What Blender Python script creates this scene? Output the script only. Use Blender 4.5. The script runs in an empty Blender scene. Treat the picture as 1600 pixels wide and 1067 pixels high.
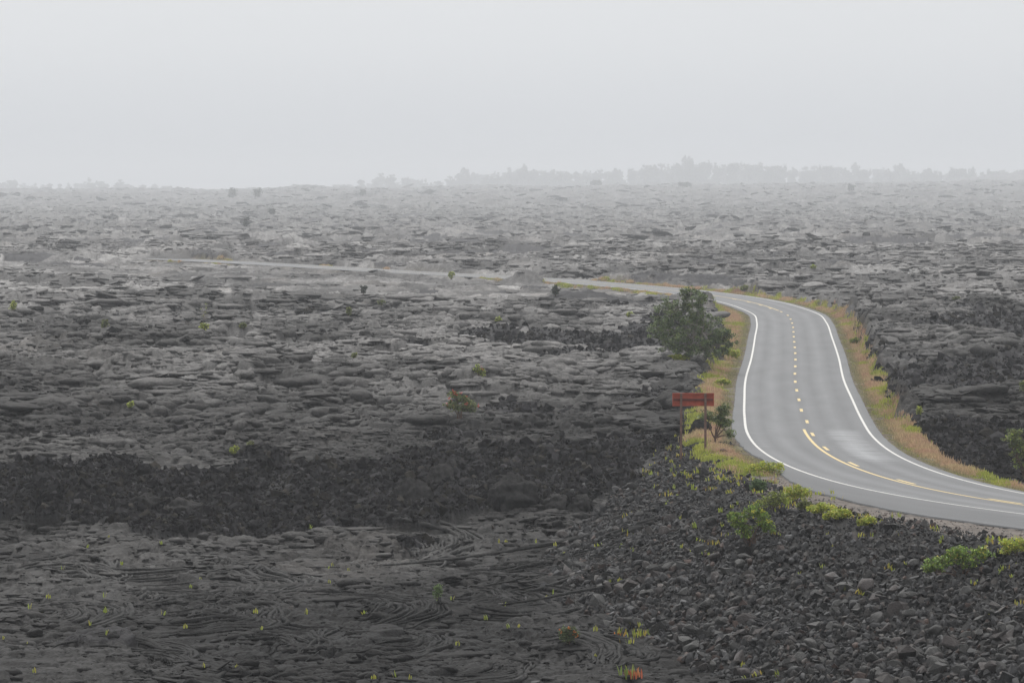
import bpy, math, random
import numpy as np
from mathutils import Vector
R = math.radians
S = bpy.context.scene
COL = S.collection
random.seed(7)
rng = np.random.default_rng(7)

# ------------------------------------------------------------------ camera
H = 13.0                 # eye height above the road surface
F = 6900.0               # focal length in pixels of a 1600 px wide frame
PITCH = math.atan(246.5 / F)
cam = bpy.data.cameras.new('camera')
cam.sensor_width = 36.0
cam.lens = F / 1600 * 36
cam.clip_start = 1.0
cam.clip_end = 20000
co = bpy.data.objects.new('camera', cam)
co.location = (0, 0, H)
co.rotation_euler = (R(90) - PITCH, 0, 0)
COL.objects.link(co)
S.camera = co

# ------------------------------------------------------------------ light
SUN_EL, SUN_AZ = R(48), R(-14)       # high, behind thick cloud, a little beyond the scene
w = bpy.data.worlds.new('World'); S.world = w; w.use_nodes = True
nt = w.node_tree; N = nt.nodes; L = nt.links
N.clear()
out = N.new('ShaderNodeOutputWorld'); bg = N.new('ShaderNodeBackground')
sky = N.new('ShaderNodeTexSky'); sky.sky_type = 'NISHITA'; sky.sun_disc = False
sky.sun_elevation = SUN_EL; sky.sun_rotation = SUN_AZ; sky.dust_density = 5; sky.air_density = 1
hsv = N.new('ShaderNodeHueSaturation'); hsv.inputs['Saturation'].default_value = 0.25
tc = N.new('ShaderNodeTexCoord'); sep = N.new('ShaderNodeSeparateXYZ')
ramp = N.new('ShaderNodeValToRGB')
cr = ramp.color_ramp
cr.elements[0].position = 0.0; cr.elements[0].color = (0.645, 0.672, 0.715, 1)
cr.elements[1].position = 1.0; cr.elements[1].color = (1.6, 1.6, 1.6, 1)
for p, c in ((0.03, (0.78, 0.80, 0.825, 1)), (0.08, (0.84, 0.855, 0.87, 1)), (0.3, (1.1, 1.11, 1.13, 1))):
    e = cr.elements.new(p); e.color = c
sc_ = N.new('ShaderNodeVectorMath'); sc_.operation = 'SCALE'; sc_.inputs['Scale'].default_value = 11.3
noi = N.new('ShaderNodeTexNoise'); noi.inputs['Scale'].default_value = 5; noi.inputs['Detail'].default_value = 2
mr = N.new('ShaderNodeMapRange'); mr.inputs['To Min'].default_value = 0.96; mr.inputs['To Max'].default_value = 1.04
vm = N.new('ShaderNodeVectorMath'); vm.operation = 'SCALE'
mix = N.new('ShaderNodeMix'); mix.data_type = 'RGBA'; mix.inputs[0].default_value = 0.9
L.new(tc.outputs['Generated'], sep.inputs[0]); L.new(sep.outputs['Z'], ramp.inputs[0])
L.new(tc.outputs['Generated'], noi.inputs['Vector'])
L.new(noi.outputs['Fac'], mr.inputs['Value'])
L.new(ramp.outputs[0], sc_.inputs[0]); L.new(sc_.outputs[0], vm.inputs[0]); L.new(mr.outputs[0], vm.inputs['Scale'])
L.new(sky.outputs[0], hsv.inputs['Color'])
L.new(hsv.outputs[0], mix.inputs[6]); L.new(vm.outputs[0], mix.inputs[7])
L.new(mix.outputs[2], bg.inputs[0]); bg.inputs[1].default_value = 0.09
L.new(bg.outputs[0], out.inputs[0])

sl = bpy.data.lights.new('sun', 'SUN'); sl.energy = 1.5; sl.angle = R(18); sl.color = (1, .97, .93)
so = bpy.data.objects.new('sun', sl); COL.objects.link(so)
sd = Vector((math.sin(SUN_AZ) * math.cos(SUN_EL), math.cos(SUN_AZ) * math.cos(SUN_EL), math.sin(SUN_EL)))
so.rotation_euler = sd.to_track_quat('Z', 'Y').to_euler()

S.view_settings.view_transform = 'Standard'; S.view_settings.look = 'None'
S.view_settings.exposure = 0; S.view_settings.gamma = 1
S.render.engine = 'CYCLES'
S.cycles.use_denoising = True
try: S.cycles.denoiser = 'OPENIMAGEDENOISE'
except Exception: pass
S.cycles.max_bounces = 6; S.cycles.diffuse_bounces = 2; S.cycles.glossy_bounces = 2
S.cycles.volume_bounces = 2; S.cycles.transmission_bounces = 2

# ------------------------------------------------------------------ haze
HAZE = 0.00022
def make_haze():
    x0, x1, y0, y1, z0, z1 = -9000, 9000, -60, 10800, -22, 62
    v = [(x, y, z) for z in (z0, z1) for y in (y0, y1) for x in (x0, x1)]
    f = [(0, 2, 3, 1), (4, 5, 7, 6), (0, 1, 5, 4), (2, 6, 7, 3), (0, 4, 6, 2), (1, 3, 7, 5)]
    me = bpy.data.meshes.new('haze'); me.from_pydata(v, [], f)
    m = bpy.data.materials.new('haze'); m.use_nodes = True
    n = m.node_tree.nodes; n.clear()
    o = n.new('ShaderNodeOutputMaterial'); p = n.new('ShaderNodeVolumePrincipled')
    p.inputs['Color'].default_value = (0.81, 0.832, 0.862, 1)
    p.inputs['Density'].default_value = HAZE
    p.inputs['Anisotropy'].default_value = 0.25
    m.node_tree.links.new(p.outputs[0], o.inputs['Volume'])
    me.materials.append(m)
    ob = bpy.data.objects.new('haze', me); COL.objects.link(ob)
    ob['kind'] = 'stuff'; ob['label'] = 'pale grey fog hanging over the whole lava plain'; ob['category'] = 'haze'
make_haze()

# ------------------------------------------------------------------ noise
def _tab(seed):
    r = np.random.default_rng(seed)
    return r.permutation(256).astype(np.int32)
_P = [_tab(100 + i) for i in range(8)]
_ang = np.random.default_rng(5).random(256) * 2 * np.pi
_GX = np.cos(_ang).astype(np.float32); _GY = np.sin(_ang).astype(np.float32)
_RV = np.random.default_rng(6).random((256, 4)).astype(np.float32)
def perlin(x, y, seed=0):
    P = _P[seed % 8]; x = x + seed * 17.31; y = y - seed * 9.77
    xi = np.floor(x).astype(np.int32); yi = np.floor(y).astype(np.int32)
    fx = (x - xi).astype(np.float32); fy = (y - yi).astype(np.float32)
    u = fx * fx * fx * (fx * (fx * 6 - 15) + 10); v = fy * fy * fy * (fy * (fy * 6 - 15) + 10)
    a = P[xi & 255]; b = P[(xi + 1) & 255]
    def g(h, dx, dy): return _GX[h] * dx + _GY[h] * dy
    n00 = g(P[(a + yi) & 255], fx, fy); n10 = g(P[(b + yi) & 255], fx - 1, fy)
    n01 = g(P[(a + yi + 1) & 255], fx, fy - 1); n11 = g(P[(b + yi + 1) & 255], fx - 1, fy - 1)
    x0 = n00 + u * (n10 - n00); x1 = n01 + u * (n11 - n01)
    return (x0 + v * (x1 - x0)) * 1.45
def fbm(x, y, o=3, seed=0, gain=.5):
    s = 0; a = 1; t = 0
    for i in range(o):
        s = s + a * perlin(x * 2 ** i, y * 2 ** i, seed + i); t += a; a *= gain
    return s / t
def voronoi(x, y, seed=0):
    P = _P[seed % 8]; xi = np.floor(x).astype(np.int32); yi = np.floor(y).astype(np.int32)
    f1 = np.full(x.shape, 9., np.float32); f2 = f1.copy()
    idc = np.zeros(x.shape, np.int32); cx = np.zeros(x.shape, np.float32); cy = cx.copy()
    for j in (-1, 0, 1):
        for i in (-1, 0, 1):
            h = P[(P[(xi + i) & 255] + yi + j) & 255]
            px = i + _RV[h, 0] * .9 - (x - xi); py = j + _RV[h, 1] * .9 - (y - yi)
            d = (px * px + py * py).astype(np.float32)
            n = d < f1
            f2 = np.where(n, f1, np.minimum(f2, d))
            f1 = np.where(n, d, f1); idc = np.where(n, h, idc)
            cx = np.where(n, -px, cx); cy = np.where(n, -py, cy)
    return np.sqrt(f1), np.sqrt(f2), idc, cx, cy
def sst(a, b, x):
    t = np.clip((x - a) / (b - a), 0, 1); return t * t * (3 - 2 * t)

# ------------------------------------------------------------------ projection helpers
CP, SP = math.cos(PITCH), math.sin(PITCH)
def to_px(x, y, z):
    dz = z - H
    dep = np.maximum(y * CP - dz * SP, 1.0); up = y * SP + dz * CP
    return 800 + F * x / dep, 533.5 - F * up / dep

# ------------------------------------------------------------------ road line: X as a function of Y
_RD = np.array([(62, 100), (50, 124), (38, 145), (29, 162), (24, 171.5), (20.7, 178.8), (17.67, 189.1), (16.4, 197), (15.55, 207.3), (15.3, 216),
    (15.4, 226), (16.2, 245), (17.3, 266), (18.5, 288), (21.2, 330), (23.8, 372.7), (26.3, 415), (27.3, 438), (27.2, 458), (26.0, 488), (23.7, 511.4),
    (19.8, 537), (13.5, 566), (5.0, 598), (-9.1, 634), (-14.9, 648), (-26.6, 680), (-38.2, 712), (-53, 748), (-72, 790), (-100, 850), (-140, 930)], float)
_ry = np.arange(100, 930, 1.0)
def _cub(yq):
    x = _RD[:, 0]; y = _RD[:, 1]; m = np.gradient(x, y)
    i = np.clip(np.searchsorted(y, yq) - 1, 0, len(y) - 2); h = y[i + 1] - y[i]; t = (yq - y[i]) / h
    return (2*t**3 - 3*t**2 + 1) * x[i] + (t**3 - 2*t**2 + t) * h * m[i] + (-2*t**3 + 3*t**2) * x[i+1] + (t**3 - t**2) * h * m[i+1]
_rx = _cub(_ry); k = np.exp(-np.linspace(-2, 2, 15) ** 2); k /= k.sum()
_rx = np.convolve(np.pad(_rx, 7, mode='reflect', reflect_type='odd'), k, 'valid')
_rs = np.gradient(_rx, _ry)
def road_x(y): return np.interp(y, _ry, _rx)
def road_d(x, y):
    """signed distance from the centre line, positive on the right"""
    s = np.interp(y, _ry, _rs)
    return (x - road_x(y)) / np.sqrt(1 + s * s)
def bank(y): return 0.03 * (1 - sst(235, 275, y))
def paved_left(y): return 3.30 + np.interp(y, [150, 165, 174, 182, 192, 198, 206, 225, 260], [5.5, 5.2, 4.7, 3.3, 1.9, 1.0, .6, .75, .55])
def crest(y): return np.interp(y, [120, 150, 165, 180, 195, 210, 235], [16, 13.5, 11.5, 9.5, 7.2, 6.0, 5.6])

# ------------------------------------------------------------------ rough-lava zones, outlined on the ground as seen from the lookout
AA = [
 [(-60,775),(60,757),(130,762),(150,748),(185,745),(230,765),(330,768),(400,755),(480,757),(560,742),(640,730),(700,715),(760,716),(860,705),(940,697),(1050,690),(1078,690),(1070,722),(1060,735),(980,775),(890,815),(780,815),(640,833),(520,848),(400,850),(250,850),(200,832),(100,824),(-60,827)],
 [(735,525),(800,530),(860,522),(950,527),(1010,512),(1110,497),(1125,552),(1020,566),(900,560),(800,553),(740,536)],
 [(820,487),(900,480),(1010,482),(1010,493),(880,497),(830,493)],
 [(1440,524),(1480,504),(1540,502),(1760,500),(1760,543),(1520,541),(1460,532)],
 [(1335,500),(1350,520),(1370,560),(1400,590),(1440,568),(1520,560),(1760,568),(1760,606),(1560,618),(1480,630),(1420,642),(1380,640),(1352,590),(1335,540)],
 [(1400,665),(1440,672),(1520,672),(1660,668),(1660,740),(1560,757),(1480,735),(1400,695)],
 [(1000,436),(1130,438),(1210,444),(1215,456),(1160,452),(1060,445),(1000,441)],
 [(770,642),(860,642),(850,655),(780,655)], [(975,632),(1030,632),(1030,645),(985,645)],
 [(1075,655),(1105,655),(1105,668),(1078,668)],
 [(250,687),(300,682),(305,690),(255,692)], [(365,722),(440,720),(440,733),(370,733)],
 [(125,1003),(200,1000),(205,1015),(130,1018)], [(610,855),(655,855),(650,866),(615,866)],
 [(670,688),(750,686),(745,700),(680,700)], [(70,695),(150,690),(150,700),(80,703)],
 [(300,402),(350,400),(352,409),(300,409)], [(1300,412),(1350,410),(1352,424),(1298,424)],
 [(180,385),(250,382),(255,390),(185,392)], [(620,380),(690,376),(700,384),(630,386)],
 [(150,530),(560,540),(520,552),(160,545)],
]
PW, PH = 1760, 1160         # mask covers px -80..1680, py 0..1160
def raster(polys):
    m = np.zeros((PH, PW), np.float32)
    for poly in polys:
        p = np.array(poly, float) + [80, 0]
        y0, y1 = int(max(p[:, 1].min(), 0)), int(min(p[:, 1].max() + 1, PH - 1))
        xs = np.arange(PW) + .5
        for y in range(y0, y1 + 1):
            yy = y + .5; ins = np.zeros(PW, bool)
            for (ax, ay), (bx, by) in zip(p, np.roll(p, -1, 0)):
                if (ay > yy) != (by > yy):
                    ins ^= xs < (bx - ax) * (yy - ay) / (by - ay) + ax
            m[y][ins] = 1
    for ax, n in ((1, 9), (0, 5)):
        kk = np.hanning(n + 2)[1:-1]; kk /= kk.sum()
        m = np.apply_along_axis(lambda r: np.convolve(r, kk, 'same'), ax, m)
    return m
AAM = raster(AA)
def sample(mask, px, py):
    i = np.clip(px + 80, 0, PW - 1).astype(np.int32); j = np.clip(py, 0, PH - 1).astype(np.int32)
    return mask[j, i]

# tumuli and pressure ridges: (px, py, half width px, height px)
MOUNDS = [(1325,425,38,15),(325,408,34,9),(590,432,70,9),(405,548,45,20),(520,552,50,8),(320,568,60,10),(1010,560,60,8),(800,610,90,14),(960,600,60,12),
          (1560,500,60,7),(630,385,60,7),(700,378,50,6),(1500,690,60,10),(170,390,60,8),(920,440,28,4),(818,445,52,21),(180,865,60,16),(60,880,80,14),
          (250,850,45,10),(1070,560,50,12),(1100,600,50,12),(780,520,40,7),(1110,500,26,14),(560,635,50,10),(680,330,60,6),(1040,300,30,3),(480,350,40,6),
          (1420,640,40,9),(180,770,36,22),(110,780,30,14),(390,760,60,14),(1340,430,90,4),(880,700,60,8),(1040,700,50,14),(690,650,50,6),(300,300,60,2),(520,305,50,4),(640,300,60,4)]
def z_plain(x, y):
    z = np.interp(y, [-60, 60, 100, 150, 167, 191, 216, 235, 260, 300, 500, 700, 800, 1200, 2000, 3000, 4200, 5200, 5800, 7200, 9000, 12000],
                  [-4, -4, -4, -4, -3.8, -3.1, -1.6, -.8, -.1, .35, .3, .2, .1, -2.3, -4.8, -4.6, .0, 3.0, 2.6, -4, -8, -8])
    t = 800 + F * x / np.maximum(y, 60)
    z = z + sst(2000, 5000, y) * (1 - sst(5800, 7200, y)) * np.interp(t, [0, 350, 460, 800, 1000, 1300, 1500, 1600], [.2, 0, 2.8, 4, 5.5, 7.2, 8.5, 10])
    z = z + np.exp(-((y - 6900) / 700) ** 2) * 33 * sst(1330, 1640, t)
    z = z + sst(3800, 4900, y) * (1 - sst(5600, 6200, y)) * (2.2 * perlin(x / 95, y / 700, 3) + 1.5 * np.maximum(0, perlin(x / 34, y / 500, 5)))
    hill = 11.3 - .2 * np.maximum(y, 0)
    return np.maximum(z, np.where(y < 110, hill, -50))
def base_parts(x, y):
    """smooth lie of the land: plain, road bench and rubble bank"""
    d = road_d(x, y)
    zp = z_plain(x, y)
    zp = zp + np.where(d > 0, .55, 0) * sst(3, 9, np.abs(d)) * (1 - sst(470, 520, y)) * sst(200, 235, y)
    zp = zp + np.where(d < 0, -1.1, -.15) * sst(465, 500, y) * (1 - sst(755, 772, y)) * (1 - sst(40, 90, np.abs(d)))
    emb = -.07 - bank(y) * np.clip(d, -12, 5) - .43 * np.maximum(0, -d - crest(y))
    bench = -.06 - .035 * np.maximum(0, np.abs(d) - np.where(d < 0, np.maximum(3.7, paved_left(y)), 3.7)) - bank(y) * np.clip(d, -12, 5)
    return d, zp, emb, bench
_MB = []
def base_z(x, y):
    d, zp, emb, bench = base_parts(x, y)
    e = np.minimum(emb, bench)
    w_emb = (1 - sst(226, 250, y)) * (d < 0)
    vr = 5.8
    wb = 1 - sst(vr, vr + 1.2, np.abs(d)); wb = wb * (y > 104) * (1 - sst(757, 774, y))
    zn = zp * (1 - wb) + bench * wb
    ze = np.where(np.abs(d) < crest(y) - .4, e, np.maximum(zp, e))
    return zn * (1 - w_emb) + ze * w_emb
def ray_ground(px, py, fn=base_z, y0=125, y1=9000):
    u = (px - 800) / F; v = (533.5 - py) / F
    dy = CP + v * SP; dz = -SP + v * CP
    t = np.geomspace(y0, y1, 6000)
    X = u * t; Y = dy * t; Z = H + dz * t
    zz = fn(X, Y); b = np.nonzero(Z <= zz)[0]
    i = b[0] if len(b) else -1
    return X[i], Y[i], Z[i]
for (px, py, hw, hh) in MOUNDS:
    X, Y, Z = ray_ground(px, py); s = F / Y
    _MB.append((X, Y, hw / s, min(hw / s * 1.6, max(14, .03 * Y)), hh / s))

_X = {}
def relief(x, y):
    """returns z, aa, tone, verge, gravel, d"""
    d, zp, emb, bench = base_parts(x, y)
    ad = np.abs(d)
    res = np.maximum(np.interp(y, [0, 260, 420, 800, 2400, 6000], [.17, .2, .45, 1.1, 6, 20]), 0.05)   # mesh pitch in depth
    def fade(wl): return np.clip(wl / res * .5 - .5, 0, 1)
    wx = x + 1.6 * perlin(x / 7, y / 7, 1) + .35 * perlin(x / 1.7, y / 1.7, 2)
    wy = y + 2.2 * perlin(x / 7, y / 7, 3) + .35 * perlin(x / 1.7, y / 1.7, 4)
    # zones
    jx = x + (1.8 * perlin(x / 3.2, y / 4, 5) + .8 * perlin(x / .9, y / 1.2, 6)) * np.clip(y / 250, .6, 3)
    jy = y * (1 + .022 * perlin(x / 3.4, y / 5, 6) + .012 * perlin(x / 1.1, y / 2, 7))
    px, py = to_px(jx, jy, zp)
    aa = sample(AAM, px, py)
    n = fbm(x / 42, y / 60, 3, 2)
    far_aa = sst(.22, .34, n) * sst(560, 800, y)
    n2 = fbm(x / 11, y / 14, 3, 4)
    aa = np.maximum(aa, np.maximum(far_aa * .9, sst(.37, .44, n2) * .8 * sst(250, 330, y)))
    aa_h = sst(-.1, 1.1, aa); aa = sst(.2, .8, aa)
    # plain relief
    calm = 1 - .85 * sst(450, 490, y) * (1 - sst(800, 900, y)) * (1 - sst(30, 80, ad)) * (d < 0)
    calm = calm * (1 - .45 * (1 - sst(165, 195, y)))
    hum = (.55 * perlin(x / 31, y / 34, 1) + .42 * perlin(x / 13, y / 13, 2) + .16 * perlin(wx / 5, wy / 5, 3)) * calm
    farh = sst(1500, 3500, y) * (2.6 * perlin(x / 130, y / 260, 2) + 1.8 * np.abs(perlin(x / 45, y / 120, 3))) + sst(600, 1200, y) * fade(12) ** .3 * (.7 * perlin(x / 60, y / 80, 4) + .8 * np.abs(perlin(x / 25, y / 30, 5)) + .5 * perlin(x / 9, y / 16, 0))
    m_slab = sst(-.25, .3, fbm(x / 22, y / 22, 2, 6))
    m_lobe = sst(-.2, .35, fbm(x / 15, y / 15, 2, 3))
    def pillow(e, w_): return 1 - (1 - np.clip(e / w_, 0, 1)) ** 3
    f1, f2, idc, cx, cy = voronoi(wx / 4.4, wy / 5.2, 1)
    rv = _RV[idc]; edge = f2 - f1
    slab = .24 * pillow(edge, .22) + (rv[:, 2] - .5) * .30 + ((rv[:, 3] - .5) * cx + (rv[:, 0] - .5) * cy) * .75 * (.4 + m_slab)
    g1, g2, ig, gx, gy = voronoi(wx / 1.7 + 3.3, wy / 2.1, 2)
    rg = _RV[ig]
    lobe = (.20 * pillow(g2 - g1, .42) + (rg[:, 2] - .5) * .22 + ((rg[:, 3] - .5) * gx + (rg[:, 1] - .5) * gy) * .42) * (.35 + .85 * m_lobe) * fade(1.7)
    nt = fbm(wx / 9, wy / 8, 4, 3)
    shelf = 0
    for th in (-.3, -.15, 0, .14, .28): shelf = shelf + .20 * sst(th - .004, th + .008, nt)
    shelf = shelf - .5
    k1, k2, ik, kx, ky = voronoi(wx / .66, wy / .85 + 5, 3)
    knob = (.085 * pillow(k2 - k1, .5) + (_RV[ik, 2] - .5) * .09 + (_RV[ik, 3] - .5) * ky * .14) * (.35 + .8 * sst(-.2, .2, fbm(x / 7, y / 8, 2, 5))) * fade(.8)
    ph = perlin(wx / 6, wy / 6, 0) * 15 + .8 * perlin(x / .9, y / .9, 3)
    rope = np.interp(y, [150, 230, 300], [.10, .09, .05]) * (np.abs(np.sin(np.pi * ph)) - .6) * sst(-.15, .1, fbm(x / 7, y / 9, 2, 6)) * fade(.5)
    rg_m = sst(.0, .3, fbm(x / 6, y / 9, 3, 4))
    bil = (.09 * np.abs(perlin(wx / .8, wy / 1., 5)) * fade(1) + .10 * np.abs(perlin(wx / .36, wy / .42, 6)) * fade(.4)) * (.3 + 1.2 * rg_m)
    tears = -.45 * (1 - sst(.012, .05, np.abs(perlin(wx / 3.6, wy / 2.8, 1)))) * sst(.05, .3, perlin(x / 3.1, y / 3.1, 7)) * fade(.5)
    amp = np.interp(y, [150, 200, 250, 330, 500, 900, 2000], [.55, .7, 1.0, 1.2, 1.2, 1.7, 2.5]) * (1 - .35 * (1 - calm))
    pah = (slab + lobe + shelf) * amp + (knob + rope + bil) * np.interp(y, [150, 250, 400], [.9, 1.0, 1.3]) + tears * (.3 + .7 * amp)
    plate = (rv[:, 1] - .5) * .35 + (rg[:, 0] - .5) * .40 + (_RV[ik, 0] - .5) * .40 * fade(.8)
    slabF = sst(700, 1100, y) * (.8 * (rv[:, 2] - .5) + .25 * perlin(x / 3, y / 9, 2))
    # rough clinker
    def rid(wl, s): return (1 - 2.2 * np.abs(perlin(x / wl, y / wl, s)))
    a_r = .75 * fbm(x / 5.5, y / 5.5, 2, 1) + .34 * rid(2.3, 2) + .17 * rid(.95, 3) * fade(.9) + .10 * rid(.42, 4) * fade(.42) + .06 * perlin(x / .2, y / .25, 5) * fade(.22)
    a_r = a_r + .42
    a_r = a_r * (.8 + .5 * sst(600, 1000, y))
    zl = zp + hum * (1 + 1.0 * sst(225, 260, y)) + farh + pah * (1 - aa_h) + a_r * aa_h + slabF
    for (mx, my, rx_, ry_, hh) in _MB:
        q = ((x - mx) / rx_) ** 2 + ((y - my) / ry_) ** 2
        m = q < 1
        if m.any(): zl[m] += hh * (1 - q[m]) ** 1.3
    # road bench and bank
    vn = perlin(x / 4, y / 7, 2)
    vL = 5.7 + 1.0 * vn - 1.6 * sst(500, 560, y); vR = 5.3 + .9 * vn - 1.0 * sst(500, 560, y)
    vL = vL + 1.3 * sst(380, 400, y) * (1 - sst(440, 470, y))
    vw = np.where(d < 0, vL, vR)
    on = (y > 104) * (1 - sst(757, 774, y))
    wb = (1 - sst(vw, vw + .9, ad + .35 * perlin(x / .8, y / 1.1, 4))) * on
    bz = bench + .03 * perlin(x / .9, y / .9, 5) * sst(3.9, 4.6, ad)
    bz = np.where(ad < 3.6, bench - .06, bz)
    zn = zl * (1 - wb) + bz * wb
    rb = emb + .10 * perlin(x / 2.5, y / 2.5, 1) * sst(0, 2, -d - crest(y)) + .04 * perlin(x / .6, y / .6, 3)
    e = np.minimum(rb, bz)
    ze = np.where(ad < crest(y) - .4, e, np.maximum(zl, e))
    w_emb = (1 - sst(226, 246, y)) * (d < 0)
    z = zn * (1 - w_emb) + ze * w_emb
    isr = (e > zl - .05) * w_emb * (ad > crest(y) - 1.2 + .8 * vn)          # rubble bank
    paved = np.where(d < 0, paved_left(y), 3.75)
    gravel = w_emb * (ad <= crest(y) + .8 * vn) * (ad > paved - .6) * (1 - sst(192, 204, y))
    verge = np.maximum(wb * (ad > 3.4) * (1 - w_emb) * (1 - .8 * sst(560, 600, y) * (perlin(x / 20, y / 20, 1) < .25)), w_emb * (ad < crest(y) + .6 + .8 * vn) * sst(188, 204, y))
    _X['plate'] = plate
    return z, aa * (1 - wb) * (1 - isr), isr, verge, gravel, d
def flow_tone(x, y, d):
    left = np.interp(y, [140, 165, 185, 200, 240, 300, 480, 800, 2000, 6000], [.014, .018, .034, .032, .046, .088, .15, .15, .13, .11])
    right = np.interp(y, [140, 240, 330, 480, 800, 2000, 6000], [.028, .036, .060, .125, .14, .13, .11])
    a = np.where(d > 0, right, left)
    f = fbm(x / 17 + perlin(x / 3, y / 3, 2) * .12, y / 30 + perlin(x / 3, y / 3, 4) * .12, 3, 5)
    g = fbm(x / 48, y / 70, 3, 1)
    q = 1 - .55 * sst(700, 1500, y)  # patch contrast eased far off, haze put into the tone
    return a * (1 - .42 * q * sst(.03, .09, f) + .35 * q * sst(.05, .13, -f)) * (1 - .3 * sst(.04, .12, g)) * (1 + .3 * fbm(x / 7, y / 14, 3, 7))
def ground_z(x, y):
    x = np.atleast_1d(np.asarray(x, float)); y = np.atleast_1d(np.asarray(y, float))
    return relief(x, y)[0]
def at(px, py):
    """ground point seen at a spot of the photograph"""
    X, Y, _ = ray_ground(px, py, ground_z, 135, 9000)
    return float(X), float(Y), float(ground_z(X, Y)[0])

# ------------------------------------------------------------------ mesh helpers
def new_obj(name, verts, faces, mat=None, parent=None, loc=(0, 0, 0), smooth=False, tint=None):
    """verts (n,3) array, faces (m,k) array; tint (n,3|4) linear colours"""
    me = bpy.data.meshes.new(name)
    verts = np.asarray(verts, np.float32); faces = np.asarray(faces, np.int32)
    nf, kf = faces.shape
    me.vertices.add(len(verts)); me.vertices.foreach_set('co', verts.ravel())
    me.loops.add(nf * kf); me.loops.foreach_set('vertex_index', faces.ravel())
    me.polygons.add(nf); me.polygons.foreach_set('loop_start', np.arange(0, nf * kf, kf, dtype=np.int32))
    me.polygons.foreach_set('use_smooth', np.full(nf, smooth, bool))
    if tint is not None:
        tint = np.asarray(tint, np.float32)
        if tint.shape[1] == 3: tint = np.hstack([tint, np.ones((len(tint), 1), np.float32)])
        a = me.attributes.new('tint', 'FLOAT_COLOR', 'POINT'); a.data.foreach_set('color', tint.ravel())
    me.update(calc_edges=True)
    if mat: me.materials.append(mat)
    ob = bpy.data.objects.new(name, me); COL.objects.link(ob)
    ob.location = loc
    if parent: ob.parent = parent
    return ob
def tag(o, label=None, cat=None, group=None, kind=None):
    if label: o['label'] = label
    if cat: o['category'] = cat
    if group: o['group'] = group
    if kind: o['kind'] = kind
    return o
def empty(name, loc, rz=0):
    o = bpy.data.objects.new(name, None); COL.objects.link(o); o.location = loc; o.rotation_euler = (0, 0, rz)
    o.empty_display_size = .3
    return o
def boxes(lst):
    V = []; Fc = []
    for (x0, x1, y0, y1, z0, z1) in lst:
        b = len(V)
        V += [(x, y, z) for z in (z0, z1) for y in (y0, y1) for x in (x0, x1)]
        Fc += [[b + i for i in f] for f in ((0, 2, 3, 1), (4, 5, 7, 6), (0, 1, 5, 4), (2, 6, 7, 3), (0, 4, 6, 2), (1, 3, 7, 5))]
    return np.array(V, float), np.array(Fc)
def tubes(paths, sides=6):
    """paths: list of (pts (n,3), radii (n,))"""
    V = []; Fc = []; b = 0
    a = np.arange(sides) * 2 * np.pi / sides
    for pts, rad in paths:
        pts = np.asarray(pts, float); n = len(pts)
        tg = np.gradient(pts, axis=0); tg /= np.linalg.norm(tg, axis=1, keepdims=True) + 1e-9
        ref = np.array([1., 0, 0]) if abs(tg[0, 0]) < .8 else np.array([0, 1., 0])
        u = np.cross(tg, ref); u /= np.linalg.norm(u, axis=1, keepdims=True) + 1e-9
        v = np.cross(tg, u)
        ring = pts[:, None] + np.asarray(rad)[:, None, None] * (np.cos(a)[None, :, None] * u[:, None] + np.sin(a)[None, :, None] * v[:, None])
        V.append(ring.reshape(-1, 3))
        i = np.arange(n - 1)[:, None] * sides; j = np.arange(sides)[None]; j2 = (j + 1) % sides
        Fc.append((np.stack([i + j, i + j2, i + sides + j2, i + sides + j], -1) + b).reshape(-1, 4))
        b += n * sides
    return np.vstack(V), np.vstack(Fc)

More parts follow.
